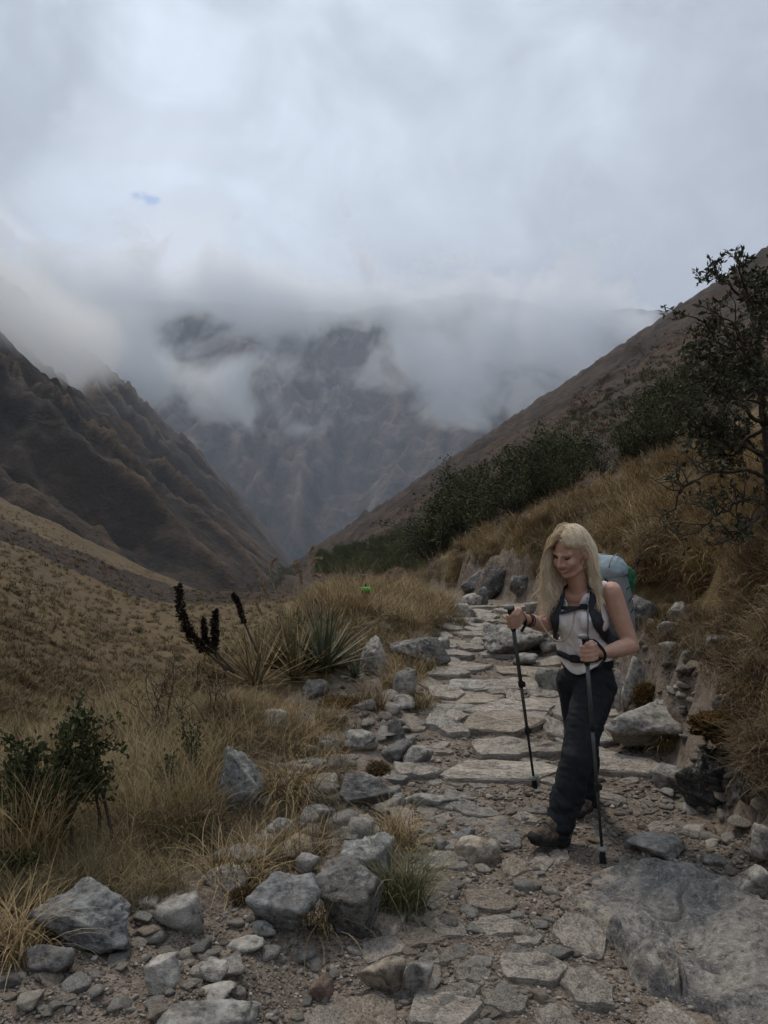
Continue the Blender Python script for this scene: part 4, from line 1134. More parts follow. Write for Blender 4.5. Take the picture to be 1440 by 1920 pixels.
# lone bushes in the straw left of and beyond the trail
for (uu, vv, w, lab) in ((735, 1118, 60, 'dark leafy shrub in the straw beside the far trail'), (700, 1128, 46, 'second dark shrub in the straw, left of the leafy one by the far trail'), (770, 1070, 50, 'dark shrub above the far trail where the thicket ends'),
        (800, 1105, 34, 'small shrub at the straw edge below the thicket'), (660, 1080, 36, 'dark low shrub beside the two distant walkers'),
        (153, 1158, 22, 'small dark bush high on the straw slope'), (57, 1193, 26, 'flat dark bush at the left end of the straw slope'), (198, 1193, 30, 'roundish dark bush in the middle of the straw bowl'),
        (262, 1188, 38, 'widest dark bush in the straw bowl'), (165, 1212, 20, 'tiny dark bush below the roundish one in the bowl'), (120, 1188, 14, 'tiny dark speck of a bush on the straw slope'),
        (337, 1240, 46, 'dark mat of shrubs on the bowl floor near the black seed stalks'), (195, 1300, 30, 'low dark bush on the bowl floor above the leafy bush'), (102, 1330, 32, 'dark low bush behind the leafy bush'), (25, 1250, 26, 'faint dark bush at the left edge of the bowl'),
        (290, 1265, 26, 'small dark bush left of the mat of shrubs')):
    p = ground_hit(uu, vv); s = w / FP * p.y * .75
    shrub(p.x, p.y, s, lab, 'lone bushes in the straw', hs=.62)

# -- the leafy bush in the left foreground
def leafy_bush():
    e = empty('leafy_bush', ground_hit(95, 1600)); r0 = np.random.default_rng(77)
    tag(e, 'dark green leafy bush with upright branches standing in tall grass', 'bush')
    o = np.array(e.location)
    Yb = o[1]
    tops = [(140, 1345, 0), (172, 1338, .1), (155, 1365, 0), (178, 1372, -.05), (45, 1410, .05), (120, 1400, -.1), (185, 1392, .15), (32, 1395, 0), (12, 1440, -.1), (60, 1440, .1), (150, 1430, -.1), (90, 1460, .15), (110, 1480, -.15), (5, 1500, 0), (170, 1470, 0), (-40, 1420, .1)]
    lines, P, N = [], [], []
    for (u, v, dy) in tops:
        tip = np.array(px(u, v, Yb + dy)) - o
        b = np.array([r0.normal(0, .10) + tip[0] * .25, r0.normal(0, .06), -.05])
        t = np.linspace(0, 1, 9)[:, None]
        st = b * (1 - t) + tip * t + np.array([0, 0, .06]) * np.sin(t * PI) + r0.normal(0, .012, (9, 3)) * t
        lines.append((st, np.linspace(.009, .003, 9)))
        for q in range(6):
            i = r0.integers(3, 9); tw = grow(st[i], r0.normal(0, .8, 3) + np.array([0, 0, .6]), r0.uniform(.05, .13), 4, .25, r0, .05)
            lines.append((tw, np.linspace(.004, .002, 5)))
            for z in range(34):
                c = tw[r0.integers(1, 5)] + r0.normal(0, .016, 3); P.append(c); N.append(r0.normal(0, .7, 3) + np.array([0, 0, .7]))
        for z in range(70):
            i = r0.integers(4, 9); P.append(st[i] + r0.normal(0, .020, 3)); N.append(r0.normal(0, .7, 3) + np.array([0, 0, .7]))
    link('stems', tubes_mesh('stems', lines, M_BARK, 5), e)
    link('foliage', leaves_mesh('foliage', P, N, .030, 5, M_LEAFG, .5), e)
leafy_bush()
def sprig(u, v, hpx, label, seed, n=130, mat=None):
    g = ground_hit(u, v); r0 = np.random.default_rng(seed); h = hpx / FP * g.y
    e = empty('green_sprig', g); tag(e, label, 'plant', 'green sprigs in the grass')
    lines, P, N = [], [], []
    for k in range(3):
        st = grow((r0.normal(0, .02), r0.normal(0, .02), -.02), (r0.normal(0, .12), r0.normal(0, .12), 1), h * r0.uniform(.7, 1), 7, .05, r0, .05)
        lines.append((st, np.linspace(.005, .002, 8)))
        for q in range(n):
            i = r0.integers(2, 8); P.append(st[i] + r0.normal(0, .018, 3)); N.append(r0.normal(0, .6, 3) + np.array([0, 0, 1]))
    link('stems', tubes_mesh('stems', lines, M_BARK, 4), e); link('foliage', leaves_mesh('foliage', P, N, .024, seed, mat or M_LEAFG), e)
sprig(362, 1480, 150, 'thin dark green sprig standing in grass left of the tall boulder', 31)
sprig(325, 1520, 110, 'short green sprig left of the thin dark one', 32)
sprig(15, 1620, 110, 'dark green sprig at the left edge below the leafy bush', 33, 260)
sprig(50, 1650, 70, 'low green sprig right of the one at the left edge', 34, 200)
sprig(540, 1230, 90, 'small leafy sprig growing inside the rosette clump', 35)

# -- the tree on the right bank, its whorled leaves against the sky
def bank_tree():
    base = ground_hit(1452, 1010); r0 = np.random.default_rng(91)
    Yt = base.y
    e = empty('bank_tree', base); tag(e, 'gnarled small-leaved tree leaning over the right bank against the sky', 'tree')
    o = np.array(base)
    def P3(u, v, dy=0.0): return np.array(px(u, v, Yt + dy)) - o
    limbs = [((1452, 1010, 0), (1440, 860, .05), (1432, 740, 0), (1425, 640, -.1), (1405, 560, -.15), (1378, 490, -.2)),
             ((1425, 640, -.1), (1400, 560, .1), (1370, 530, .1), (1338, 497, .15)),
             ((1432, 740, 0), (1395, 690, .2), (1350, 640, .25), (1325, 600, .3)),
             ((1436, 800, 0), (1390, 760, -.2), (1345, 735, -.25), (1312, 715, -.3)),
             ((1440, 860, 0), (1390, 830, .15), (1340, 815, .2), (1300, 790, .2)),
             ((1445, 900, 0), (1400, 880, -.2), (1350, 880, -.2), (1300, 900, -.25), (1285, 945, -.25)),
             ((1448, 950, 0), (1410, 935, .1), (1370, 945, .1), (1335, 975, .1), (1320, 1005, .1)),
             ((1425, 640, -.1), (1445, 560, -.1), (1470, 510, -.1)), ((1432, 740, 0), (1480, 660, .2), (1530, 600, .2)), ((1440, 860, 0), (1500, 780, 0), (1560, 720, 0)),
             ((1436, 800, 0), (1420, 720, -.35), (1385, 660, -.4), (1360, 600, -.45)),
             ((1445, 900, 0), (1420, 840, .4), (1380, 790, .45), (1330, 770, .5)),
             ((1425, 640, 0), (1430, 570, .25), (1415, 520, .3)), ((1440, 860, 0), (1480, 820, -.3), (1440, 770, -.45), (1400, 730, -.5)),
             ((1448, 950, 0), (1400, 985, -.2), (1370, 1010, -.25)), ((1436, 800, 0), (1375, 850, .3), (1325, 850, .35))]
    lines, P, N = [], [], []
    def spray(c, d, dens):
        for q in range(dens):
            v = r0.normal(0, .55, 3) + d; P.append(c + r0.normal(0, .006, 3)); N.append(v)
    for li, L in enumerate(limbs):
        K = np.array([P3(*q) for q in L]); t = np.linspace(0, len(K) - 1, 9 * (len(K) - 1) + 1)
        c = np.stack([np.interp(t, np.arange(len(K)), K[:, a]) for a in range(3)], 1)
        c += np.cumsum(r0.normal(0, .006, c.shape), axis=0)
        lines.append((c, np.linspace(.030 if li == 0 else .016, .005, len(c))))
        bare_ = li in (5, 6, 14)
        top = L[-1][1] < 560
        lo_ = len(c) // 3 if li else int(len(c) * .62)
        for q in range(13 if not top else 6):
            i = r0.integers(lo_, len(c)); d = r0.normal(0, 1, 3) + np.array([-.25, -.1, .35 if not top else -.15])
            tw = grow(c[i], d, r0.uniform(.12, .34) * (.42 if top else 1), 5, .25, r0, .06)
            lines.append((tw, np.linspace(.006, .0022, len(tw))))
            for z in range(4):
                j = r0.integers(2, len(tw)); t2 = grow(tw[j], r0.normal(0, 1, 3) + np.array([0, 0, .3]), r0.uniform(.05, .14), 3, .3, r0, .08)
                lines.append((t2, np.linspace(.003, .0015, len(t2))))
                if not bare_ or r0.uniform() < .42:
                    spray(t2[-1], (t2[-1] - t2[-2]) * 20, 9); spray(t2[1], np.array([0, 0, .5]), 3)
            if not bare_: spray(tw[-1], (tw[-1] - tw[-2]) * 12, 9); spray(tw[3], np.array([0, 0, .4]), 6)
        spray(c[-1], c[-1] - c[-2], 9)
    link('trunk', tubes_mesh('trunk', lines, M_BARK, 5), e)
    link('crown', leaves_mesh('crown', P, N, .045, 8, M_LEAFT, .36), e)
bank_tree()
def bare_bush(u, v, wpx, hpx, seed, label, n=9):
    g = ground_hit(u, v); r0 = np.random.default_rng(seed)
    e = empty('bare_bush', g); tag(e, label, 'bush', 'leafless bushes'); lines = []
    w, h = wpx / FP * g.y, hpx / FP * g.y
    for k in range(n):
        st = grow((0, 0, -.02), (r0.normal(0, w / h * .7), r0.normal(0, .4), 1), h * r0.uniform(.7, 1.1), 8, .16, r0)
        lines.append((st, np.linspace(.006, .002, 9)))
        for q in range(7):
            tw = grow(st[r0.integers(2, 9)], r0.normal(0, 1, 3) + np.array([0, 0, .5]), h * r0.uniform(.2, .45), 5, .25, r0)
            lines.append((tw, np.linspace(.0028, .0012, 6)))
            for z in range(3):
                t2 = grow(tw[r0.integers(1, 6)], r0.normal(0, 1, 3), h * r0.uniform(.08, .18), 3, .3, r0); lines.append((t2, .0012))
    link('branches', tubes_mesh('branches', lines, M_TWIG, 3), e)
bare_bush(310, 1390, 130, 150, 41, 'leafless dark bush of fine twigs left of the rosette clump')
bare_bush(395, 1370, 90, 110, 42, 'second leafless bush, close under the black seed stalks')
bare_bush(1320, 1010, 120, 120, 43, 'dark leafless bush low on the bank under the tree')
bare_bush(1400, 1380, 90, 110, 44, 'tangle of thin bare stems on the bank above the mossy overhang', 6)

# -- rosette plants with stiff sword leaves
M_SWORD = mat_blades('sword leaves', [(.060, .078, .045), (.095, .115, .068), (.135, .145, .085), (.075, .088, .055)], (.16, .155, .09), .5)
M_SEED = plain('black seed heads', (.030, .021, .016), .9, .15, 60, .5)
def sword_leaf(L, w, th, ph, bend, seed, mat):
    V, F = [], []; n = 7
    d = np.array([math.cos(ph), math.sin(ph)]); s = np.array([-d[1], d[0]])
    x = z = 0
    for i in range(n + 1):
        t = i / n; ww = w * (1 - t ** 1.6) * .5 + .0008
        c = np.array([d[0] * x, d[1] * x, z])
        V += [c - np.array([*s, 0]) * ww + [0, 0, ww * .45], c - [0, 0, ww * .1], c + np.array([*s, 0]) * ww + [0, 0, ww * .45]]
        a = th + bend * t; x += math.sin(a) * L / n; z += math.cos(a) * L / n
    for i in range(n):
        for j in range(2): F.append((3*i+j, 3*i+j+1, 3*i+4+j, 3*i+3+j))
    me = mesh_from('leaf', V, F, mat)
    r_ = random.random()
    a = me.attributes.new('rnd', 'FLOAT', 'POINT'); a.data.foreach_set('value', np.full(len(V), r_, np.float32))
    a = me.attributes.new('along', 'FLOAT', 'POINT'); a.data.foreach_set('value', np.repeat(np.linspace(0, 1, n + 1), 3).astype(np.float32))
    return me
def rosette(u, v, R, n, seed, label, mat, thr=(.05, 1.2), w=.020):
    g = ground_hit(u, v); e = empty('rosette_plant', g); tag(e, label, 'rosette plant', 'spiky rosette plants'); r0 = np.random.default_rng(seed)
    for i in range(n):
        f = i / n; th = thr[0] + (thr[1] - thr[0]) * f ** .9 + r0.normal(0, .06)
        me = sword_leaf(R * r0.uniform(.75, 1.05), w * r0.uniform(.8, 1.2), th, i * 2.39996 + r0.normal(0, .2), r0.uniform(.0, .3), i, mat)
        o = link('leaf', me, e, (r0.normal(0, .02), r0.normal(0, .02), .02))
    return e
rosette(605, 1262, .60, 72, 51, 'green rosette plant with stiff upright sword leaves', M_SWORD, (.04, 1.25), .024)
rosette(665, 1275, .20, 34, 52, 'small green rosette plant at the right foot of the big one', M_SWORD, (.1, 1.3), .016)
rosette(555, 1275, .56, 60, 53, 'faded rosette plant with thin half-dry leaves left of the green one', M_OLIVE, (.15, 1.35), .014)
DRYROS = rosette(478, 1290, .58, 64, 54, 'dry rosette plant carrying black seed stalks', M_OLIVE, (.2, 1.4), .012)
def seed_stalk(parent, pts, rad, seed):
    o = np.array(parent.location); Y0 = o[1]
    K = np.array([np.array(px(u, v, Y0 + dy)) - o for (u, v, dy) in pts]); t = np.linspace(0, len(K) - 1, 40)
    c = np.stack([np.interp(t, np.arange(len(K)), K[:, a]) for a in range(3)], 1)
    for k in range(3): c[1:-1] = (c[:-2] + 2 * c[1:-1] + c[2:]) / 4
    st = link('flower_stalk', tubes_mesh('flower_stalk', [(c, np.linspace(.010, .006, 40))], M_TWIG, 6), parent)
    r0 = np.random.default_rng(seed); P, N = [], []
    T = np.gradient(c, axis=0)
    for q in range(760):
        k = r0.uniform(rad[2], 1); i = min(38, int(k * 39)); tt = T[i] / np.linalg.norm(T[i])
        d = r0.normal(0, 1, 3); d -= tt * (d @ tt); d /= np.linalg.norm(d)
        taper = min(1, (1.02 - k) * 6) * min(1, (k - rad[2]) * 8 + .35)
        P.append(c[i] + d * rad[0] * .45 * taper * r0.uniform(.2, 1)); N.append(d * r0.uniform(.5, 1.3) + tt * r0.uniform(-.2, .9))
    link('seed_head', leaves_mesh('seed_head', P, N, rad[0] * .95, seed, M_SEED, .45), st)
seed_stalk(DRYROS, [(440, 1262, 0), (392, 1228, 0), (355, 1190, 0), (340, 1150, 0), (335, 1096, 0)], (.040, 0, .28), 61)
seed_stalk(DRYROS, [(425, 1262, .1), (402, 1225, .1), (384, 1195, .1), (382, 1157, .1)], (.026, 0, .35), 62)
seed_stalk(DRYROS, [(440, 1260, -.1), (404, 1222, -.1), (402, 1180, -.1), (405, 1144, -.1)], (.032, 0, .38), 63)
seed_stalk(DRYROS, [(495, 1250, .1), (470, 1195, .1), (455, 1160, .1), (446, 1128, .1), (436, 1114, .1)], (.024, 0, .45), 64)
# -- plumed grass against the valley
def plume_grass(u, v, stems, seed, label):
    g = ground_hit(u, v); e = empty('plume_grass', g); tag(e, label, 'grass', 'plumed grasses'); o = np.array(g); r0 = np.random.default_rng(seed)
    for pts in stems:
        K = np.array([np.array(px(a, b, o[1])) - o for a, b in pts]); K = np.vstack([[r0.normal(0, .03), r0.normal(0, .03), 0], K])
        t = np.linspace(0, len(K) - 1, 30); c = np.stack([np.interp(t, np.arange(len(K)), K[:, a]) for a in range(3)], 1)
        for k in range(4): c[1:-1] = (c[:-2] + 2 * c[1:-1] + c[2:]) / 4
        st = link('stem', tubes_mesh('stem', [(c, np.linspace(.0032, .0014, 30))], M_PLUME, 4), e)
        P, N = [], []; T = np.gradient(c, axis=0)
        for q in range(150):
            i = r0.integers(19, 30); P.append(c[i] + r0.normal(0, .003, 3)); N.append(T[i] / np.linalg.norm(T[i]) * 1.6 + r0.normal(0, .25, 3))
        link('plume', leaves_mesh('plume', P, N, .035, seed, M_PLUME, .16), st)
    link('blades', blades_mesh('blades', [blade_arrays(120, .55, .10, .25, .8, .006, seed, 5)], M_OLIVE), e)
M_PLUME = plain('pale plume', (.36, .27, .17), .9, .1)
plume_grass(585, 1235, [[(585, 1130), (580, 1075), (582, 1032), (586, 1028)], [(578, 1130), (578, 1075), (588, 1052), (598, 1047)], [(590, 1130), (586, 1090), (588, 1078), (598, 1080)], [(568, 1130), (560, 1090), (550, 1062), (556, 1058)], [(572, 1130), (566, 1095), (563, 1072)]], 71, 'tall plumed grass rising over the green rosette against the valley')
plume_grass(540, 1240, [[(530, 1150), (515, 1105), (506, 1080), (510, 1055), (516, 1050)], [(522, 1150), (500, 1110), (488, 1085)], [(526, 1150), (505, 1120), (492, 1100)], [(500, 1170), (480, 1130)]], 72, 'plumed grass with kinked stems left of the tall one')
plume_grass(620, 1245, [[(650, 1190), (700, 1165), (722, 1150), (735, 1150)], [(640, 1180), (690, 1172), (720, 1160)], [(640, 1200), (668, 1180), (682, 1172)], [(630, 1170), (640, 1140), (648, 1120)]], 73, 'pale grass stems arching to the right of the rosette')
for (e_, P_, N_, sd_) in PENDING_MOSS:
    link('fronds', leaves_mesh('fronds', P_, N_, .022, sd_, M_RUST, .22), e_)
# ================================================================== THE WOMAN
from mathutils.bvhtree import BVHTree
FW = np.array([-.6, -.8, 0.]); LF = np.array([.8, -.6, 0.]); UP = np.array([0, 0, 1.])
def J(u, v, Y): return np.array(px(u, v, Y))
ORG = np.array([1.0, 3.9, 0.0])
M_SKIN = plain('skin', (.50, .300, .220), .5, .35, 18, .10, 120, .12, .002)
M_TOP = plain('white cotton', (.80, .765, .77), .9, .15, 9, .05, 90, .35, .004)
M_TROUSER = plain('black trouser cloth', (.016, .018, .022), .8, .2, 8, .25, 120, .4, .003)
M_BOOT = plain('brown boot leather', (.105, .078, .060), .8, .2, 45, .55, 150, .5, .004)
M_SOLE = plain('black rubber', (.022, .021, .020), .85, .2, 40, .3)
M_STRAP = plain('dark grey webbing', (.040, .043, .052), .75, .2, 30, .2, 200, .5, .003)
M_PACK = plain('grey pack cloth', (.19, .205, .205), .75, .25, 12, .12, 60, .5, .006)
M_LID = plain('pale blue pack cloth', (.27, .335, .365), .7, .25, 10, .12, 50, .6, .006)
M_GREEN = plain('green cord', (.018, .13, .055), .7, .3, 40, .4)
M_CORD = plain('tan tube', (.36, .28, .20), .6, .3)
M_HOSE = plain('grey-blue tube', (.20, .25, .32), .5, .35)
M_GRIP = plain('black foam', (.030, .030, .030), .85, .2, 60, .3)
M_SHAFT = plain('graphite pole', (.060, .062, .066), .45, .5, 20, .2)
M_CAPG = plain('grey pole cap', (.20, .21, .20), .6, .3)
M_DARKH = plain('dark lash', (.035, .022, .016), .8, .2)
M_BROW = plain('brow hair', (.22, .14, .085), .8, .2)
M_LIP = plain('lips', (.36, .135, .115), .45, .4)
M_TEETH = plain('teeth', (.72, .68, .62), .35, .5)
M_BRACE = plain('braided bracelet', (.075, .035, .032), .8, .2, 80, .5)

def capsule(bm, a, ra, b, rb, sub=2):
    a, b = np.asarray(a, float), np.asarray(b, float); L = np.linalg.norm(b - a)
    n = max(2, int(L / (min(ra, rb) * .35)) + 1)
    v, f = ico(sub)
    for i in range(n):
        t = i / (n - 1); yield a * (1 - t) + b * t + v * (ra * (1 - t) + rb * t), f
def ellip(c, ax, rad):
    """ax: rows = local axes, rad: radii along them"""
    v, f = ico(3)
    yield np.asarray(c, float) + (v * np.asarray(rad)) @ np.asarray(ax), f
def fuse(name, pieces, voxel, smooth, mat=None, disp=None):
    """One continuous skin over overlapping pieces."""
    Vs, Fs, o = [], [], 0
    for V, F in pieces:
        Vs.append(V - ORG); Fs.append(F + o); o += len(V)
    me = mesh_from(name, np.vstack(Vs), np.vstack(Fs).astype(np.int32))
    ob = D.objects.new(name, me); C.objects.link(ob)
    r = ob.modifiers.new('r', 'REMESH'); r.mode = 'VOXEL'; r.voxel_size = voxel
    s = ob.modifiers.new('s', 'SMOOTH'); s.factor = .5; s.iterations = smooth
    dg = bpy.context.evaluated_depsgraph_get()
    out = D.meshes.new_from_object(ob.evaluated_get(dg))
    D.objects.remove(ob); D.meshes.remove(me)
    out.name = name
    n = len(out.vertices); P = np.zeros(n * 3, np.float32); out.vertices.foreach_get('co', P); P = P.reshape(-1, 3).astype(float)
    if disp is not None:
        N = np.zeros(n * 3, np.float32); out.vertices.foreach_get('normal', N); N = N.reshape(-1, 3)
        P = P + N * disp(P + ORG)[:, None]
        out.vertices.foreach_set('co', P.astype(np.float32).ravel()); out.update()
    out.polygons.foreach_set('use_smooth', np.ones(len(out.polygons), dtype=bool))
    if mat: out.materials.clear(); out.materials.append(mat)
    return out
AX = np.stack([LF, FW, UP])
def body(ax=AX): return ax
# -- joints
PEL, WAI, CHE, UCH = J(1099, 1266, 3.93), J(1093, 1215, 3.90), J(1089, 1152, 3.85), J(1088, 1118, 3.83)
NB, NT = J(1087, 1098, 3.81), J(1077, 1066, 3.76)
SL, SR = J(1146, 1110, 3.74), J(1036, 1112, 3.93)
EL, WL = J(1183, 1211, 3.74), J(1132, 1224, 3.55)
ER, WR = J(1022, 1174, 3.86), J(984, 1160, 3.68)
HC = J(1070, 1032, 3.735)
HF = np.array([-.70, -.60, -.38]); HF /= np.linalg.norm(HF)
HU = UP - HF * (UP @ HF); HU /= np.linalg.norm(HU); HU += .08 * np.cross(HU, HF); HU /= np.linalg.norm(HU)
HL = -np.cross(HU, HF) if (np.cross(HU, HF) @ LF) < 0 else np.cross(HU, HF)
HAX = np.stack([HL, HF, HU])
def hp(a, b, c): return HC + a * HL + b * HF + c * HU
# -- poles (grip top to tip)
PLa, PLb = J(1097, 1192, 3.475), J(1131, 1621, 3.515)
PRa, PRb = J(957, 1137, 3.565), J(1003, 1476, 4.06)
def hand(pa, pb, wrist, s0):
    """Fingers closed around a pole; s0 = distance of the forefinger below the grip top."""
    d = (pb - pa) / np.linalg.norm(pb - pa)
    w = wrist - pa; w = w - d * (w @ d); w /= np.linalg.norm(w)                  # from the pole towards the wrist
    s = np.cross(d, w); s = s if s[1] < 0 else -s                                  # camera side of the pole
    yield from capsule(None, wrist, .024, pa + d * (s0 + .03) + w * .045, .024)
    for i in range(4):
        z = s0 + .0205 * i; c = pa + d * z
        l = (1, 1.06, 1.0, .84)[i]
        K = c + w * .040 + s * .020
        yield from capsule(None, pa + d * (s0 + .03) + w * .050 + d * (i - 1.5) * .012, .017, K, .0125)
        yield from capsule(None, K, .0112, c + w * .006 * l + s * .031, .0102)
        yield from capsule(None, c + w * .006 * l + s * .031, .0102, c - w * .026 * l + s * .012, .0094)
        yield from capsule(None, c - w * .026 * l + s * .012, .0094, c - w * .022 - s * .012, .0085)
    T0 = pa + d * (s0 + .015) + w * .048 + s * .002
    T1 = pa + d * (s0 - .016) + w * .020 + s * .018
    T2 = pa + d * (s0 - .014) - w * .020 + s * .020
    yield from capsule(None, T0, .016, T1, .0115); yield from capsule(None, T1, .0115, T2, .0092)
skin = []
def add(g): skin.extend(g)
add(ellip(PEL, AX, (.135, .10, .12))); add(ellip(WAI, AX, (.105, .08, .10))); add(ellip(CHE, AX, (.130, .092, .14))); add(ellip(UCH, AX, (.125, .072, .06)))
add(capsule(None, UCH, .06, SL, .046)); add(capsule(None, UCH, .06, SR, .046)); add(capsule(None, WAI, .09, CHE, .10)); add(capsule(None, WAI, .09, PEL, .10))
add(capsule(None, NB + UP * -.02, .056, NT, .047))
add(capsule(None, SL, .053, SL * .55 + EL * .45, .047)); add(capsule(None, SL * .55 + EL * .45, .047, EL, .040)); add(capsule(None, EL, .041, EL * .62 + WL * .38, .042)); add(capsule(None, EL * .62 + WL * .38, .042, WL, .0255))
add(capsule(None, SR, .049, ER, .036)); add(capsule(None, ER, .036, ER * .6 + WR * .4, .038)); add(capsule(None, ER * .6 + WR * .4, .038, WR, .0245))
add(hand(PLa, PLb, WL, .045)); add(hand(PRa, PRb, WR, .040))
# head: skull, jaw, cheeks, nose, brow, chin, ears
add(ellip(hp(0, -.012, .018), HAX, (.074, .094, .098))); add(ellip(hp(0, .028, -.035), HAX, (.058, .060, .082)))
add(capsule(None, hp(-.012, .060, -.098), .020, hp(.012, .060, -.098), .020)); add(capsule(None, hp(0, .070, -.102), .017, hp(0, .072, -.100), .017))
for q in (-1, 1):
    add(capsule(None, hp(q * .036, .066, -.034), .024, hp(q * .030, .072, -.046), .020)); add(capsule(None, hp(q * .043, .012, -.080), .020, hp(q * .022, .05, -.098), .019))
    add(capsule(None, hp(q * .014, .085, .014), .008, hp(q * .044, .070, .014), .010)); add(ellip(hp(q * .076, -.012, -.022), HAX, (.010, .016, .030)))
    add(capsule(None, hp(q * .012, .092, -.040), .0085, hp(q * .013, .088, -.042), .008))
add(capsule(None, hp(0, .090, .008), .0085, hp(0, .113, -.034), .0105)); add(capsule(None, hp(0, .113, -.034), .0105, hp(0, .094, -.042), .010))
add(capsule(None, hp(-.018, .084, -.066), .010, hp(.018, .084, -.066), .010))
# legs
HPL, KNL, ANL = J(1122, 1278, 3.86), J(1077, 1424, 3.70), J(1046, 1548, 3.70)
HPR, KNR, ANR = J(1078, 1278, 3.99), J(1093, 1400, 4.00), J(1102, 1500, 4.13)
for h, k, a in ((HPL, KNL, ANL), (HPR, KNR, ANR)):
    add(capsule(None, h, .070, k, .042)); add(capsule(None, k, .042, a, .030))
PERSON = link('person', fuse('person', skin, .0052, 7, M_SKIN), None, tuple(ORG))
tag(PERSON, 'person with long blonde hair and white sleeveless top walking down the trail with poles', 'person')
def child(name, me): return link(name, me, PERSON)

# -- trousers, loose and creased
tr = []
tr += ellip(J(1101, 1270, 3.925), AX, (.143, .120, .105)); tr += ellip(J(1099, 1240, 3.915), AX, (.137, .108, .07))
MIDL = HPL * .5 + KNL * .5 + np.array([.0, .01, 0]); SHL = KNL * .45 + ANL * .55 + np.array([.02, .02, 0])
tr += capsule(None, HPL + [-.015, 0, -.02], .108, MIDL, .094); tr += capsule(None, MIDL, .094, KNL + [.018, .01, 0], .078); tr += capsule(None, KNL + [.018, .01, 0], .078, SHL, .074); tr += capsule(None, SHL, .074, ANL + [.0, .01, -.035], .062); tr += capsule(None, KNL, .070, ANL, .060)
SHR = KNR * .5 + ANR * .5
tr += capsule(None, HPR, .102, KNR, .078); tr += capsule(None, KNR, .078, SHR, .070); tr += capsule(None, SHR, .070, ANR + [0, 0, -.03], .064)
def crease(P):
    k = KNL; z = P[:, 2]
    low = sstep(.75, .2, z)
    q = z + .55 * (P[:, 0] - 1.05) + .05 * fbm(P[:, 0] * 6, P[:, 1] * 6, z * 5, 2)
    w = .011 * ridged(P[:, 0] * 8 + P[:, 1] * 6, q * 11, 2., 3) * (.45 + .6 * low) * (.4 + np.clip(pnoise(P[:, 0] * 6, P[:, 1] * 6, z * 4) + .5, 0, 1)) - .006
    return w + .010 * pnoise(P[:, 0] * 5, P[:, 1] * 5, z * 26) * sstep(.34, .14, z)
child('trousers', fuse('trousers', tr, .0075, 4, M_TROUSER, crease))
# -- boots
def boot(heel, toe, ank, n):
    d = toe - heel; L = np.linalg.norm(d); d /= L; up = np.array([0, 0, 1.]); up = up - d * d[2]; up /= np.linalg.norm(up)
    b = []
    b += capsule(None, heel + up * .050, .040, heel + d * .06 + up * .060, .045); b += capsule(None, heel + d * .06 + up * .058, .045, heel + d * L * .66 + up * .044, .043)
    b += capsule(None, heel + d * L * .66 + up * .042, .043, toe + up * .036, .034); b += capsule(None, heel + d * .03 + up * .06, .046, ank + up * .015, .046); b += capsule(None, heel + d * .1 + up * .07, .036, ank + d * .03 + up * .01, .044)
    o = child('boot', fuse('boot', b, .005, 4, M_BOOT))
    sN = np.cross(d, up)
    def deck(t, wid, z):
        return heel + d * (L * t) + sN * wid + up * z
    out = [(-.13, 0), (-.10, .030), (.05, .040), (.35, .036), (.62, .046), (.86, .046), (1.04, .034), (1.13, .012)]
    R = [(t, w) for t, w in out] + [(t, -w) for t, w in reversed(out[1:])]
    V = [deck(t, w * k, z) for (k, z) in ((.94, -.002), (1.0, .010), (1.0, .026), (.88, .030)) for t, w in R]; m = len(R); F = []
    for a in range(3):
        for i in range(m): F.append((a*m+i, a*m+(i+1) % m, (a+1)*m+(i+1) % m, (a+1)*m+i))
    F.append(tuple(range(m))[::-1]); F.append(tuple(3*m+i for i in range(m)))
    link('sole', mesh_from('sole', np.array(V) - ORG, F, M_SOLE, smooth=False), o)
    lines = []
    for i in range(5):
        c = heel + d * (L * (.40 + .11 * i)) + up * (.104 - .006 * i)
        lines.append((np.array([c - sN * .028 + up * .002, c + up * .012, c + sN * .028 + up * .002]) - ORG, .0032))
    link('laces', tubes_mesh('laces', lines, M_STRAP, 5), o)
    cap = []
    v, f = ico(3); P_ = v * np.array([.040, .052, .030]); R_ = np.stack([sN, d, up]); P_ = P_ @ R_ + toe + up * .030 - d * .004
    keep = ((P_ - toe) @ d > -.012)
    link('toe_cap', mesh_from('toe_cap', P_ - ORG, f[keep[f].all(1)], M_SOLE), o)
boot(np.array([.862, 3.715, .012]), np.array([.712, 3.630, .044]), ANL, 1)
boot(np.array([1.130, 4.175, .055]), np.array([1.015, 4.020, .012]), ANR, 2)

# -- white sleeveless top
tp = []
tp += ellip(CHE, AX, (.147, .108, .145)); tp += ellip(UCH, AX, (.135, .088, .064)); tp += ellip(WAI, AX, (.135, .108, .12)); tp += ellip(J(1098, 1250, 3.915), AX, (.152, .125, .10))
for q in (-1, 1): tp += capsule(None, CHE + FW * .070 + LF * q * .062 - UP * .005, .056, CHE + FW * .066 + LF * q * .060 - UP * .02, .054)
tp += capsule(None, UCH, .070, SL - LF * .045 + UP * .012, .050); tp += capsule(None, UCH, .070, SR + LF * .045 + UP * .012, .050); tp += capsule(None, WAI, .11, CHE, .118); tp += capsule(None, WAI, .11, J(1098, 1250, 3.915), .125)
def drape(P):
    z = P[:, 2]; a = (P - CHE) @ LF; b = (P - CHE) @ FW
    return .007 * ridged(a * 13 + z * 4, z * 4.5, 1., 3) * sstep(1.22, .95, z) - .005 + .004 * pnoise(a * 9, b * 9, z * 16)
topm = fuse('top', tp, .0065, 4, M_TOP, drape)
bm = bmesh.new(); bm.from_mesh(topm)
dead = []
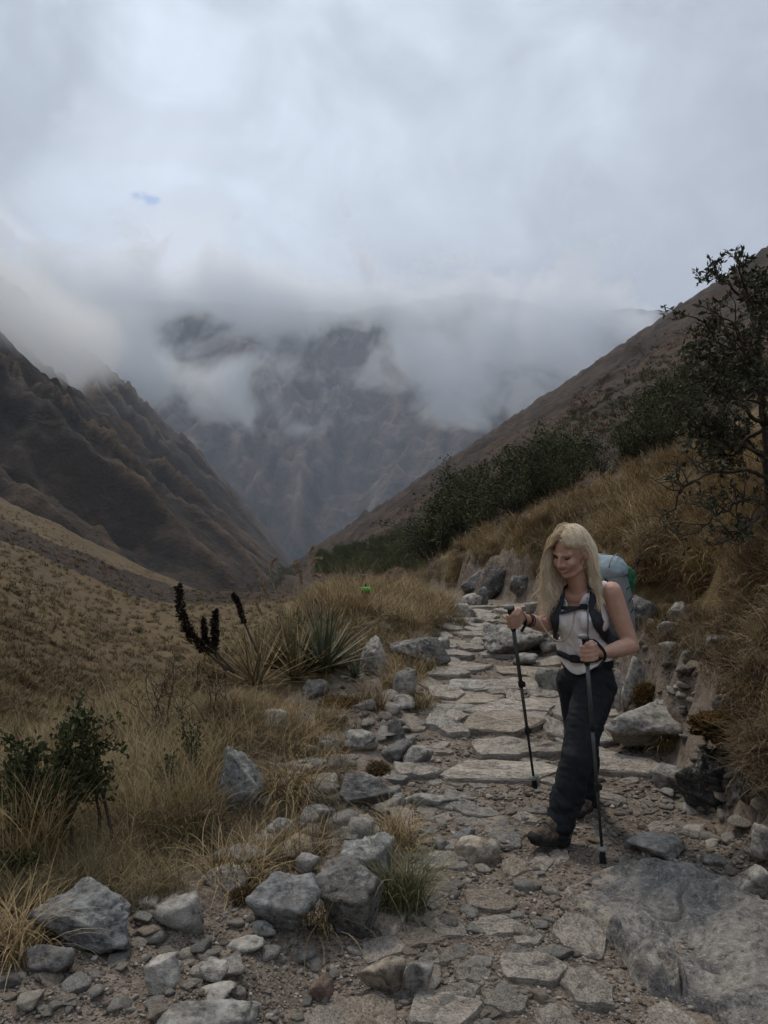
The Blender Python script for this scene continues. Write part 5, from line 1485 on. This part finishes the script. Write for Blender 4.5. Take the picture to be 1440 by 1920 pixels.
for fc in bm.faces:
    c = np.array(fc.calc_center_median()) + ORG
    a, b = (c - CHE) @ LF, (c - CHE) @ FW
    hem = J(0, 1236, 3.85)[2] - .070 * math.exp(-((a + .0) / .085) ** 2) * (1 if b > 0 else .3) - .0
    if c[2] < hem or abs(a) > .150 and c[2] > UCH[2] - .06 or np.linalg.norm(c - (NB + FW * .035 + UP * .035)) < .082 or c[2] > NB[2] + .03:
        dead.append(fc)
    elif b > .02 and c[2] > UCH[2] - .065 and abs(a) < .028 + .55 * max(0, (c[2] - UCH[2] + .035)):
        dead.append(fc)
bmesh.ops.delete(bm, geom=dead, context='FACES')
edge_ = [v for v in bm.verts if v.is_boundary]
for _ in range(8):
    new_ = {}
    for v in edge_:
        nb = [e.other_vert(v).co for e in v.link_edges if e.is_boundary]
        if len(nb) == 2: new_[v] = v.co * .4 + (nb[0] + nb[1]) * .3
    for v, c_ in new_.items(): v.co = c_
bm.to_mesh(topm); bm.free()
TOP = child('top', topm)
sl = TOP.modifiers.new('cloth', 'SOLIDIFY'); sl.thickness = .003; sl.offset = -1
S.view_layers[0].update()
bv = BVHTree.FromObject(TOP, bpy.context.evaluated_depsgraph_get())
def on_body(u, v, off=.006):
    d = Vector(px(u, v, 1.0)) - Vector((0, 0, EYE)); d.normalize()
    o = Vector((0, 0, EYE))
    h = bv.ray_cast(o - Vector(ORG), d, 10)
    if h[0] is None:
        n = bv.find_nearest(Vector(J(u, v, 3.78)) - Vector(ORG)); return np.array(n[0]) + np.array(n[1]) * off, np.array(n[1])
    n = np.array(h[1]); n = n if n @ np.array(d) < 0 else -n
    return np.array(h[0]) + n * off, n
def ribbon(name, pts, width, thick, mat, parent, local):
    """A strap lying on the body: pts = (position, normal) in the woman's own frame."""
    Pq = np.array([p for p, n in pts]); Nq = np.array([n for p, n in pts])
    t = np.linspace(0, len(Pq) - 1, 8 * (len(Pq) - 1) + 1)
    c = np.stack([np.interp(t, np.arange(len(Pq)), Pq[:, a]) for a in range(3)], 1); nn = np.stack([np.interp(t, np.arange(len(Pq)), Nq[:, a]) for a in range(3)], 1)
    for k in range(5): c[1:-1] = (c[:-2] + 2 * c[1:-1] + c[2:]) / 4; nn[1:-1] = (nn[:-2] + 2 * nn[1:-1] + nn[2:]) / 4
    nn /= np.linalg.norm(nn, axis=1)[:, None]
    T = np.gradient(c, axis=0); sd_ = np.cross(T, nn); sd_ /= np.linalg.norm(sd_, axis=1)[:, None]
    w = width / 2
    prof = [(-w, 0), (-w * .9, thick), (0, thick * 1.15), (w * .9, thick), (w, 0), (w * .9, -.004), (-w * .9, -.004)]
    V = np.concatenate([[c[i] + sd_[i] * a + nn[i] * b for a, b in prof] for i in range(len(c))]); m = len(prof); F = []
    for i in range(len(c) - 1):
        for j in range(m): F.append((i*m+j, i*m+(j+1) % m, (i+1)*m+(j+1) % m, (i+1)*m+j))
    F += [tuple(range(m))[::-1], tuple((len(c)-1)*m+j for j in range(m))]
    return link(name, mesh_from(name, V + (ORG - local), F, mat), parent)

# -- face details
def arc(pts, r, mat, name, sides=6):
    K = np.array(pts); t = np.linspace(0, len(K) - 1, 12); c = np.stack([np.interp(t, np.arange(len(K)), K[:, a]) for a in range(3)], 1)
    for k in range(3): c[1:-1] = (c[:-2] + 2 * c[1:-1] + c[2:]) / 4
    rr = r * np.sin(np.linspace(.25, PI - .25, 12))
    return child(name, tubes_mesh(name, [(c - ORG, rr)], mat, sides))
bvh = BVHTree.FromObject(PERSON, bpy.context.evaluated_depsgraph_get())
def face(a, c, off=.001):
    o = Vector(hp(a, .25, c) - ORG); h = bvh.ray_cast(o, Vector(-HF), .4)
    return np.array(h[0]) + ORG + HF * off if h[0] is not None else hp(a, .09, c)
for q in (-1, 1):
    arc([face(q * .017, -.003), face(q * .030, -.010), face(q * .043, -.003)], .0036, M_DARKH, 'eyelashes')
    arc([face(q * .013, .020), face(q * .030, .026), face(q * .046, .018)], .0024, M_BROW, 'eyebrow')
arc([face(-.031, -.053), face(0, -.066, .0015), face(.031, -.053)], .0045, M_LIP, 'lips')
arc([face(-.028, -.058), face(0, -.074, .0018), face(.028, -.058)], .0066, M_TEETH, 'teeth')
arc([face(-.028, -.062), face(0, -.083, .002), face(.028, -.062)], .0048, M_LIP, 'lips')

# -- hair: strands that leave a middle parting, follow the skull and hang
def mat_hair():
    m, nt, b = new_mat('blonde hair')
    r = nd(nt, 'ShaderNodeAttribute', attribute_name='rnd').outputs['Fac']; t = nd(nt, 'ShaderNodeAttribute', attribute_name='along').outputs['Fac']
    c = mixc(nt, r, (.62, .48, .31), (.95, .83, .63)); c = mixc(nt, math_(nt, 'MULTIPLY', t, .45), c, (.90, .79, .60)); c = mixc(nt, math_(nt, 'MULTIPLY', ramp(nt, t, .16, 0), .5), c, (.38, .27, .16))
    nt.links.new(c, b.inputs['Base Color']); b.inputs['Roughness'].default_value = .42; b.inputs['Specular IOR Level'].default_value = .5
    return m
M_HAIR = mat_hair()
def hair():
    r0 = np.random.default_rng(5)
    n = 4200
    d = r0.normal(size=(n * 3, 3)); d /= np.linalg.norm(d, axis=1)[:, None]
    a, b, c = d[:, 0], d[:, 1], d[:, 2]
    ok = (c > -.15 - .3 * (b < -.3)) & ~((b > .30) & (c < .62 + .10 * np.abs(a))) & ~((b > .05) & (c < .22) & (np.abs(a) > .4) ) 
    top = np.where((c > .5), 1, 0)
    d = d[ok][:n]; n = len(d)
    E0 = np.array([.078, .098, .103]); ctr = np.array([0, -.012, .018])
    p = d * E0 + ctr                                                        # head frame
    g = HAX @ np.array([0, 0, -1.])                                          # gravity in the head frame
    side = np.sign(p[:, 0] + .006 + r0.normal(0, .004, n))
    vel = np.stack([side * np.where(side > 0, .50, .70), np.where(side > 0, -.45, -.10), -.25 + 0 * side], 1) + r0.normal(0, .06, (n, 3))
    vel /= np.linalg.norm(vel, axis=1)[:, None]
    lift = r0.uniform(1.0, 1.09, n); stray = r0.uniform(0, 1, n) < .07; lift = np.where(stray & (side < 0), r0.uniform(1.08, 1.25, n), lift)
    segs = 30; L = r0.uniform(.30, .42, n); L = L * np.where(side > 0, .76, .98); ds = L / segs
    clump = fbm(d[:, 0] * 3.5, d[:, 1] * 3.5, d[:, 2] * 3.5, 2); phase = clump * 11 + r0.normal(0, .45, n); amp = r0.uniform(.4, 1.0, n) * np.where(stray, 1.7, 1.0) * np.where(side > 0, .6, 1.0)
    pts = [p.copy()]
    inv = HAX
    chest = [(CHE, np.array([.158, .125, .17])), (UCH, np.array([.150, .105, .075]))]
    sph = [(SL, .062), (SR, .062), (NB, .062), (CHE + FW * .075 + LF * .06, .064), (CHE + FW * .075 - LF * .06, .064)]
    for i in range(segs):
        t = i / segs
        vel = vel + g * (.34 if t < .35 else .42) ; vel /= np.linalg.norm(vel, axis=1)[:, None]
        wave = np.sin(phase + t * 17) * amp * .75 * sstep(.2, .6, t); wave2 = np.cos(phase * 1.3 + t * 12) * amp * .60 * sstep(.25, .7, t)
        p = p + (vel + np.stack([wave2, wave, 0 * wave], 1)) * ds[:, None]
        q = (p - ctr) / (E0 * lift[:, None]); r = np.linalg.norm(q, axis=1); ins = r < 1
        p = np.where(ins[:, None], ctr + q / np.maximum(r, 1e-6)[:, None] * (E0 * lift[:, None]), p)
        fz = (p[:, 1] > .0) & (p[:, 2] < .052) & (np.abs(p[:, 0]) < .066) & (p[:, 2] > -.13)             # keep the face clear
        p[:, 0] = np.where(fz & (side < 0), side * (.066 + .004 * lift), p[:, 0])
        fz2 = (side > 0) & (p[:, 1] > -.020) & (p[:, 2] < .050) & (p[:, 2] > -.14)
        p[:, 1] = np.where(fz2, p[:, 1] - .35 * (p[:, 1] + .020), p[:, 1])
        w = HC + p @ HAX
        for c_, rad in chest:
            q = ((w - c_) @ AX.T) / rad; r = np.linalg.norm(q, axis=1); ins = r < 1
            w = np.where(ins[:, None], c_ + (q / np.maximum(r, 1e-6)[:, None] * rad) @ AX, w)
        for c_, rad in sph:
            q = w - c_; r = np.linalg.norm(q, axis=1); ins = r < rad
            w = np.where(ins[:, None], c_ + q / np.maximum(r, 1e-6)[:, None] * rad, w)
        p2 = (w - HC) @ HAX.T
        vel = .75 * vel + .25 * (p2 - pts[-1]) / ds[:, None]; vel /= np.linalg.norm(vel, axis=1)[:, None]
        p = p2; pts.append(p.copy())
    W_ = HC + np.stack(pts, 1) @ HAX                                          # n, segs+1, 3
    W_[:, 1:-1] = (W_[:, :-2] + 2 * W_[:, 1:-1] + W_[:, 2:]) / 4
    T = np.gradient(W_, axis=1); T /= np.linalg.norm(T, axis=2)[:, :, None] + 1e-9
    A = np.cross(T, np.array([.2, .9, .3])); A /= np.linalg.norm(A, axis=2)[:, :, None] + 1e-9; B = np.cross(T, A)
    rad = (.0015 * (1 - .55 * np.linspace(0, 1, segs + 1) ** 2))[None, :, None, None] * r0.uniform(.7, 1.2, n)[:, None, None, None]
    ang = np.array([0, 2.094, 4.189])
    ring = W_[:, :, None] + rad * (A[:, :, None] * np.cos(ang)[None, None, :, None] + B[:, :, None] * np.sin(ang)[None, None, :, None])
    V = ring.reshape(-1, 3) - ORG; k = (segs + 1) * 3
    q = np.array([[i*3+j, i*3+(j+1) % 3, (i+1)*3+(j+1) % 3, (i+1)*3+j] for i in range(segs) for j in range(3)])
    F = ((np.arange(n) * k)[:, None, None] + q[None]).reshape(-1, 4)
    me = mesh_from('hair', V, F.astype(np.int32), M_HAIR)
    rv = np.clip(.5 + .75 * clump + r0.normal(0, .26, n), 0, 1)
    for nm, arr in (('rnd', np.repeat(rv, k)), ('along', np.tile(np.repeat(np.linspace(0, 1, segs + 1), 3), n))):
        at = me.attributes.new(nm, 'FLOAT', 'POINT'); at.data.foreach_set('value', arr.astype(np.float32))
    h = child('hair', me)
    hm = []
    hm += ellip(hp(0, -.040, -.03), HAX, (.066, .060, .09)); hm += capsule(None, hp(.012, -.055, -.05), .055, NB - FW * .045 + UP * .02, .052); hm += capsule(None, NB - FW * .045 + UP * .02, .052, NB - FW * .05 - UP * .06 + LF * .03, .045)
    hmm = fuse('hair_mass', hm, .008, 3, M_HAIR, lambda P: .008 * ridged(P[:, 0] * 40, P[:, 1] * 40, P[:, 2] * 5, 2) - .008)
    for nm, val in (('rnd', .35), ('along', .45)):
        at = hmm.attributes.new(nm, 'FLOAT', 'POINT'); at.data.foreach_set('value', np.full(len(hmm.vertices), val, np.float32))
    child('hair_mass', hmm)
    # the scalp beneath the strands
    v, f = ico(4); keep = ~((v[:, 1] > .34) & (v[:, 2] < .62)) & (v[:, 2] > -.35)
    f = f[keep[f].all(1)]
    sm = mesh_from('scalp_hair', HC + ((v * E0 * .985) + ctr) @ HAX - ORG, f, M_HAIR)
    for nm, val in (('rnd', .25), ('along', .0)):
        at = sm.attributes.new(nm, 'FLOAT', 'POINT'); at.data.foreach_set('value', np.full(len(v), val, np.float32))
    child('scalp_hair', sm)
hair()
# -- bracelets and pendant
def ring(c, ax, r, th, mat, name, parent=None):
    ax = ax / np.linalg.norm(ax); a = np.cross(ax, [.3, .2, .9]); a /= np.linalg.norm(a); b = np.cross(ax, a); t = np.linspace(0, 2 * PI, 20)
    pts = c + r * (np.cos(t)[:, None] * a + np.sin(t)[:, None] * b) - ORG
    return child(name, tubes_mesh(name, [(pts, th)], mat, 6))
dr_ = ER - WR
for k in (.10, .16, .24): ring(WR + dr_ * k, dr_ + np.array([0, .02, .02]) * random.uniform(-1, 1), .029 + .004 * k, .0032, M_BRACE, 'bracelet')
pn = [on_body(1060, 1098)[0], on_body(1068, 1112)[0], on_body(1075, 1126)[0], on_body(1083, 1112)[0], on_body(1090, 1098)[0]]
child('necklace', tubes_mesh('necklace', [(np.array(pn), .0012)], M_DARKH, 4))
v, f = ico(2); child('pendant', mesh_from('pendant', on_body(1075, 1129)[0] + v * np.array([.010, .008, .015]), f, M_STRAP))

# ================================================================== BACKPACK
PK = CHE - FW * .235 + UP * .02 + LF * .012
def rbox(c, rad, pw=3.2, bul=.02, seed=1, sub=5):
    v, f = ico(sub); w = np.sign(v) * np.abs(v) ** (1.0)
    k = (np.abs(v) ** pw).sum(1) ** (-1 / pw); P = v * k[:, None] * np.asarray(rad)
    P = P * (1 + bul * fbm(P[:, 0] * 9 + seed, P[:, 1] * 9, P[:, 2] * 9, 3))[:, None]
    return P @ AX + c, f
pack = empty('backpack', tuple(PK)); tag(pack, 'grey and pale blue hiking backpack worn by the woman, dark straps in front', 'backpack')
def part(name, V, F, mat, parent=pack, smooth=True): return link(name, mesh_from(name, V - PK, F, mat, smooth), parent)
part('pack_body', *rbox(PK + UP * -.02, (.150, .115, .245), 3.0, .03, 2), M_PACK)
lidc = PK + UP * .195 + FW * .01
part('lid', *rbox(lidc, (.138, .112, .076), 2.2, .10, 6), M_LID)
part('side_pocket', *rbox(PK + LF * .125 - UP * .10 - FW * .02, (.035, .08, .12), 2.6, .05, 8, 4), M_PACK)
part('green_pocket', *rbox(PK + LF * .10 - FW * .100 + UP * .13, (.050, .030, .075), 2.2, .10, 9, 4), M_GREEN)
cords = []
for k in range(4): 
    a = PK + LF * .152 - FW * (.10 - .02 * k) + UP * (.20 - .055 * k); b = PK + LF * .150 - FW * (-.06 + .02 * k) + UP * (.17 - .07 * k)
    cords.append((np.array([a, (a + b) / 2 + LF * .012, b]) - PK, .0028))
link('side_cord', tubes_mesh('side_cord', cords, M_STRAP, 5), pack)
tg = PK + LF * .145 - FW * .125 + UP * .215
link('toggle', tubes_mesh('toggle', [(np.array([tg, tg + np.array([.015, .0, .022]), tg + np.array([.035, .0, .028])]) - PK, .0055), (np.array([tg + np.array([.01, 0, .015]), tg + np.array([.012, 0, .045])]) - PK, .004)], M_SOLE, 6), pack)
for k in (-.055, .02, .09):
    s_ = [lidc + LF * k + (FW * math.cos(a) * .114 + UP * math.sin(a) * .079) for a in np.linspace(.2, 3.0, 9)]
    link('lid_seam', tubes_mesh('lid_seam', [(np.array(s_) - PK, .0032)], M_PACK, 5), pack)
def strap(name, pix, w, th, mat=M_STRAP, off=.006, extra0=None, extra1=None):
    pts = [on_body(u, v, off) for u, v in pix]
    if extra0 is not None: pts = [(e - ORG, n) for e, n in extra0] + pts
    if extra1 is not None: pts = pts + [(e - ORG, n) for e, n in extra1]
    return ribbon(name, pts, w, th, mat, pack, PK)
shL, shR = SL - LF * .068, SR + LF * .068
strap('shoulder_strap', [(1118, 1112), (1113, 1140), (1117, 1165), (1132, 1190)], .060, .012, M_STRAP, .008,
      [(shL - FW * .105 + UP * .010, UP * .6 - FW * .8), (shL - FW * .03 + UP * .058, UP), (shL + FW * .055 + UP * .035, UP * .7 + FW * .7)], [(WAI + LF * .150 + UP * .03 - FW * .03, LF), (PK + LF * .14 - UP * .16 + FW * .06, LF)])
strap('shoulder_strap', [(1040, 1125), (1034, 1150), (1034, 1172)], .045, .012, M_STRAP, .008,
      [(shR - FW * .105 + UP * .010, UP * .6 - FW * .8), (shR - FW * .03 + UP * .058, UP), (shR + FW * .055 + UP * .035, UP * .7 + FW * .7)], [(WAI - LF * .150 + UP * .03, -LF), (PK - LF * .14 - UP * .16 + FW * .06, -LF)])
strap('sternum_strap', [(1044, 1138), (1060, 1141), (1085, 1140), (1112, 1140)], .017, .003, M_STRAP, .012)
strap('strap_tail', [(1086, 1139), (1070, 1146), (1052, 1151)], .016, .003, M_STRAP, .014)
strap('hip_belt', [(1048, 1222), (1058, 1227), (1070, 1233), (1090, 1238), (1115, 1236), (1140, 1222)], .030, .006, M_STRAP, .009, None, [(WAI + LF * .15 - FW * .06 - UP * .03, LF)])
def buckle(u, v, w, h, name='buckle'):
    p, n = on_body(u, v, .020); P_, f_ = rbox(np.zeros(3), (w, .008, h), 4, .0, 1, 3)
    link(name, mesh_from(name, P_ + p + ORG - PK, f_, M_SOLE), pack)
buckle(1094, 1140, .022, .013); buckle(1079, 1236, .026, .020)
strap('load_strap', [(1108, 1112), (1106, 1106)], .040, .014, M_CAPG, .016)
hz = [on_body(1101, 1120, .014)[0], on_body(1103, 1145, .020)[0], on_body(1102, 1170, .014)[0], on_body(1101, 1192, .012)[0]]
link('hose', tubes_mesh('hose', [(np.array(hz) + ORG - PK, .0042)], M_HOSE, 6), pack)
K = np.array([on_body(1087, 1108, .030)[0] + ORG, on_body(1086, 1125, .034)[0] + ORG, on_body(1082, 1150, .036)[0] + ORG, J(1074, 1180, 3.64), J(1058, 1202, 3.64), J(1044, 1204, 3.64), J(1028, 1190, 3.66), J(1016, 1172, 3.68), J(1010, 1158, 3.70), J(1022, 1156, 3.72), J(1032, 1140, 3.78), J(1036, 1120, 3.82)])
t = np.linspace(0, len(K) - 1, 60); cc = np.stack([np.interp(t, np.arange(len(K)), K[:, a]) for a in range(3)], 1)
for k in range(6): cc[1:-1] = (cc[:-2] + 2 * cc[1:-1] + cc[2:]) / 4
link('drinking_tube', tubes_mesh('drinking_tube', [(cc - PK, .0042)], M_CORD, 7), pack)

# ================================================================== TREKKING POLES
def pole(pa, pb, label, hand_w):
    d = (pb - pa); L = np.linalg.norm(d); d /= L
    e = empty('trekking_pole', tuple(pb)); tag(e, label, 'trekking pole', 'trekking poles')
    def tb(name, segs, mat, sides=10): return link(name, tubes_mesh(name, [(np.array([pa + d * s - pb for s, r in q]), [r for s, r in q]) for q in segs], mat, sides), e)
    f = L / 1.08
    tb('grip', [[(0.004, .017), (.02, .0165), (.05, .0145), (.085, .0155), (.12, .0145), (.135, .012)]], M_GRIP)
    q = np.array([-.012, -.006, 0])
    P_, f_ = rbox(np.zeros(3), (.021, .024, .012), 2.6, 0, 1, 3); link('cap', mesh_from('cap', P_ + pa + q + d * .002 - pb, f_, M_CAPG), e)
    tb('shaft', [[(.13, .0092), (.44 * f, .0092)]], M_SHAFT); tb('shaft', [[(.42 * f, .0080), (.72 * f, .0080)]], M_SHAFT); tb('shaft', [[(.70 * f, .0068), (L - .07, .0064)]], M_GRIP)
    for s in (.43 * f, .71 * f):
        o = tb('lock', [[(s - .020, .0105), (s - .015, .0135), (s + .012, .0135), (s + .018, .0105)]], M_SOLE)
        c = pa + d * s + np.array([.014, -.006, 0]) - pb; P_, f_ = rbox(np.zeros(3), (.008, .007, .014), 3, 0, 1, 2); link('lever', mesh_from('lever', P_ + c, f_, M_SOLE), o)
    tb('basket', [[(L - .085, .010), (L - .078, .024), (L - .072, .026), (L - .068, .022), (L - .062, .010)]], M_CAPG, 14)
    tb('tip', [[(L - .07, .011), (L - .04, .014), (L - .015, .016), (L - .004, .0145), (L, .010)]], M_SOLE)
    w = hand_w if hand_w is not None else None
    return e, d
wl = WL - PLa; wr = WR - PRa
e1, d1 = pole(PLa, PLb, 'trekking pole planted upright beside the rounded tan stone, held in the bent arm', True)
e2, d2 = pole(PRa, PRb, 'trekking pole swung forward with its tip off the ground, held in the outstretched hand', False)
def wrist_strap(e, pa, d, W, pb):
    a = pa + d * .01; t = (W - a); n = np.array([0, -1., 0])
    pts = [(a + t * .12 - ORG, n), (a + t * .45 + UP * .022 + n * .022 - ORG, n), (a + t * .85 + UP * .012 + n * .030 - ORG, n), (W + n * .029 - UP * .004 - ORG, n), (W - UP * .030 + n * .012 - ORG, (n - UP) / 1.41), (a + t * .55 + d * .10 + n * .01 - ORG, n)]
    o = ribbon('wrist_strap', pts, .014, .003, M_SOLE, e, pb)
wrist_strap(e1, PLa, d1, WL, PLb); wrist_strap(e2, PRa, d2, WR, PRb)
# ================================================================== FAR WALKERS AND HUT
def walker(u, v, hpx, label, pack_mat, pack_label, cloth, seed):
    g = np.array(ground_hit(u, v)); H = hpx / FP * g[1]; s = H / 1.7
    global ORG
    old = ORG; ORG = g
    try:
        B = []
        for q in (-1, 1):
            B += capsule(None, g + np.array([q * .10, -.05 * q, .04]) * s, .06 * s, g + np.array([q * .09, 0, .85]) * s, .085 * s)
            B += capsule(None, g + np.array([q * .20, 0, 1.38]) * s, .055 * s, g + np.array([q * .26, -.08, .92]) * s, .042 * s)
        B += ellip(g + np.array([0, 0, 1.15]) * s, np.eye(3), (.19 * s, .13 * s, .34 * s)); B += ellip(g + np.array([0, -.03, 1.60]) * s, np.eye(3), (.085 * s, .10 * s, .12 * s)); B += capsule(None, g + np.array([0, 0, 1.4]) * s, .06 * s, g + np.array([0, -.02, 1.55]) * s, .055 * s)
        o = link('person', fuse('person', B, .03 * s, 3, cloth), None, tuple(g)); tag(o, label, 'person')
        if pack_mat:
            v_, f_ = ico(3); k = (np.abs(v_) ** 3).sum(1) ** (-1 / 3)
            P = v_ * k[:, None] * np.array([.40, .25, .15]) * s
            P *= (1 + .06 * fbm(P[:, 0] * 4, P[:, 1] * 4, P[:, 2] * 4, 2))[:, None]
            pk = link('backpack', mesh_from('backpack', P, f_, pack_mat), None, tuple(g + np.array([0, -.24, 1.32]) * s)); tag(pk, pack_label, 'backpack')
    finally: ORG = old
M_NEON = plain('bright green cover', (.07, .42, .055), .8, .3, 5, .1)
M_DUSK = plain('dark walking clothes', (.025, .028, .035), .85, .2)
M_DIM = plain('slate pack', (.10, .11, .13), .8, .2)
walker(686, 1138, 46, 'distant person walking away on the trail, half hidden in straw under a green pack', M_NEON, 'bright green covered pack on the nearer distant walker', M_DUSK, 3)
walker(681, 1098, 26, 'farther dark-clothed person on the trail above the green pack', M_DIM, 'slate-coloured pack on the farther dark walker', M_DUSK, 4)
def hut():
    X, Y = (408 - 720) / FP * 300, 300.
    g = Vector((X, Y, EYE - (1130 - 960) / FP * Y)); e = empty('hut', g); tag(e, 'tiny hut with a pale roof at the edge of the valley floor', 'hut')
    bm = bmesh.new(); bmesh.ops.create_cube(bm, size=1)
    V = [(-2, -1.2, 0), (2, -1.2, 0), (2, 1.2, 0), (-2, 1.2, 0), (-2, -1.2, 1.3), (2, -1.2, 1.3), (2, 1.2, 1.3), (-2, 1.2, 1.3)]; bm.free()
    link('wall', mesh_from('wall', V, [(0,1,5,4), (1,2,6,5), (2,3,7,6), (3,0,4,7), (3,2,1,0)], plain('hut wall', (.10, .08, .07)), False), e)
    V = [(-2.3, -1.5, 1.2), (2.3, -1.5, 1.2), (2.3, 1.5, 1.2), (-2.3, 1.5, 1.2), (-2.3, 0, 2.0), (2.3, 0, 2.0)]
    link('roof', mesh_from('roof', V, [(0,1,5,4), (2,3,4,5), (0,4,3), (1,2,5)], plain('hut roof', (.42, .52, .52)), False), e)
hut()
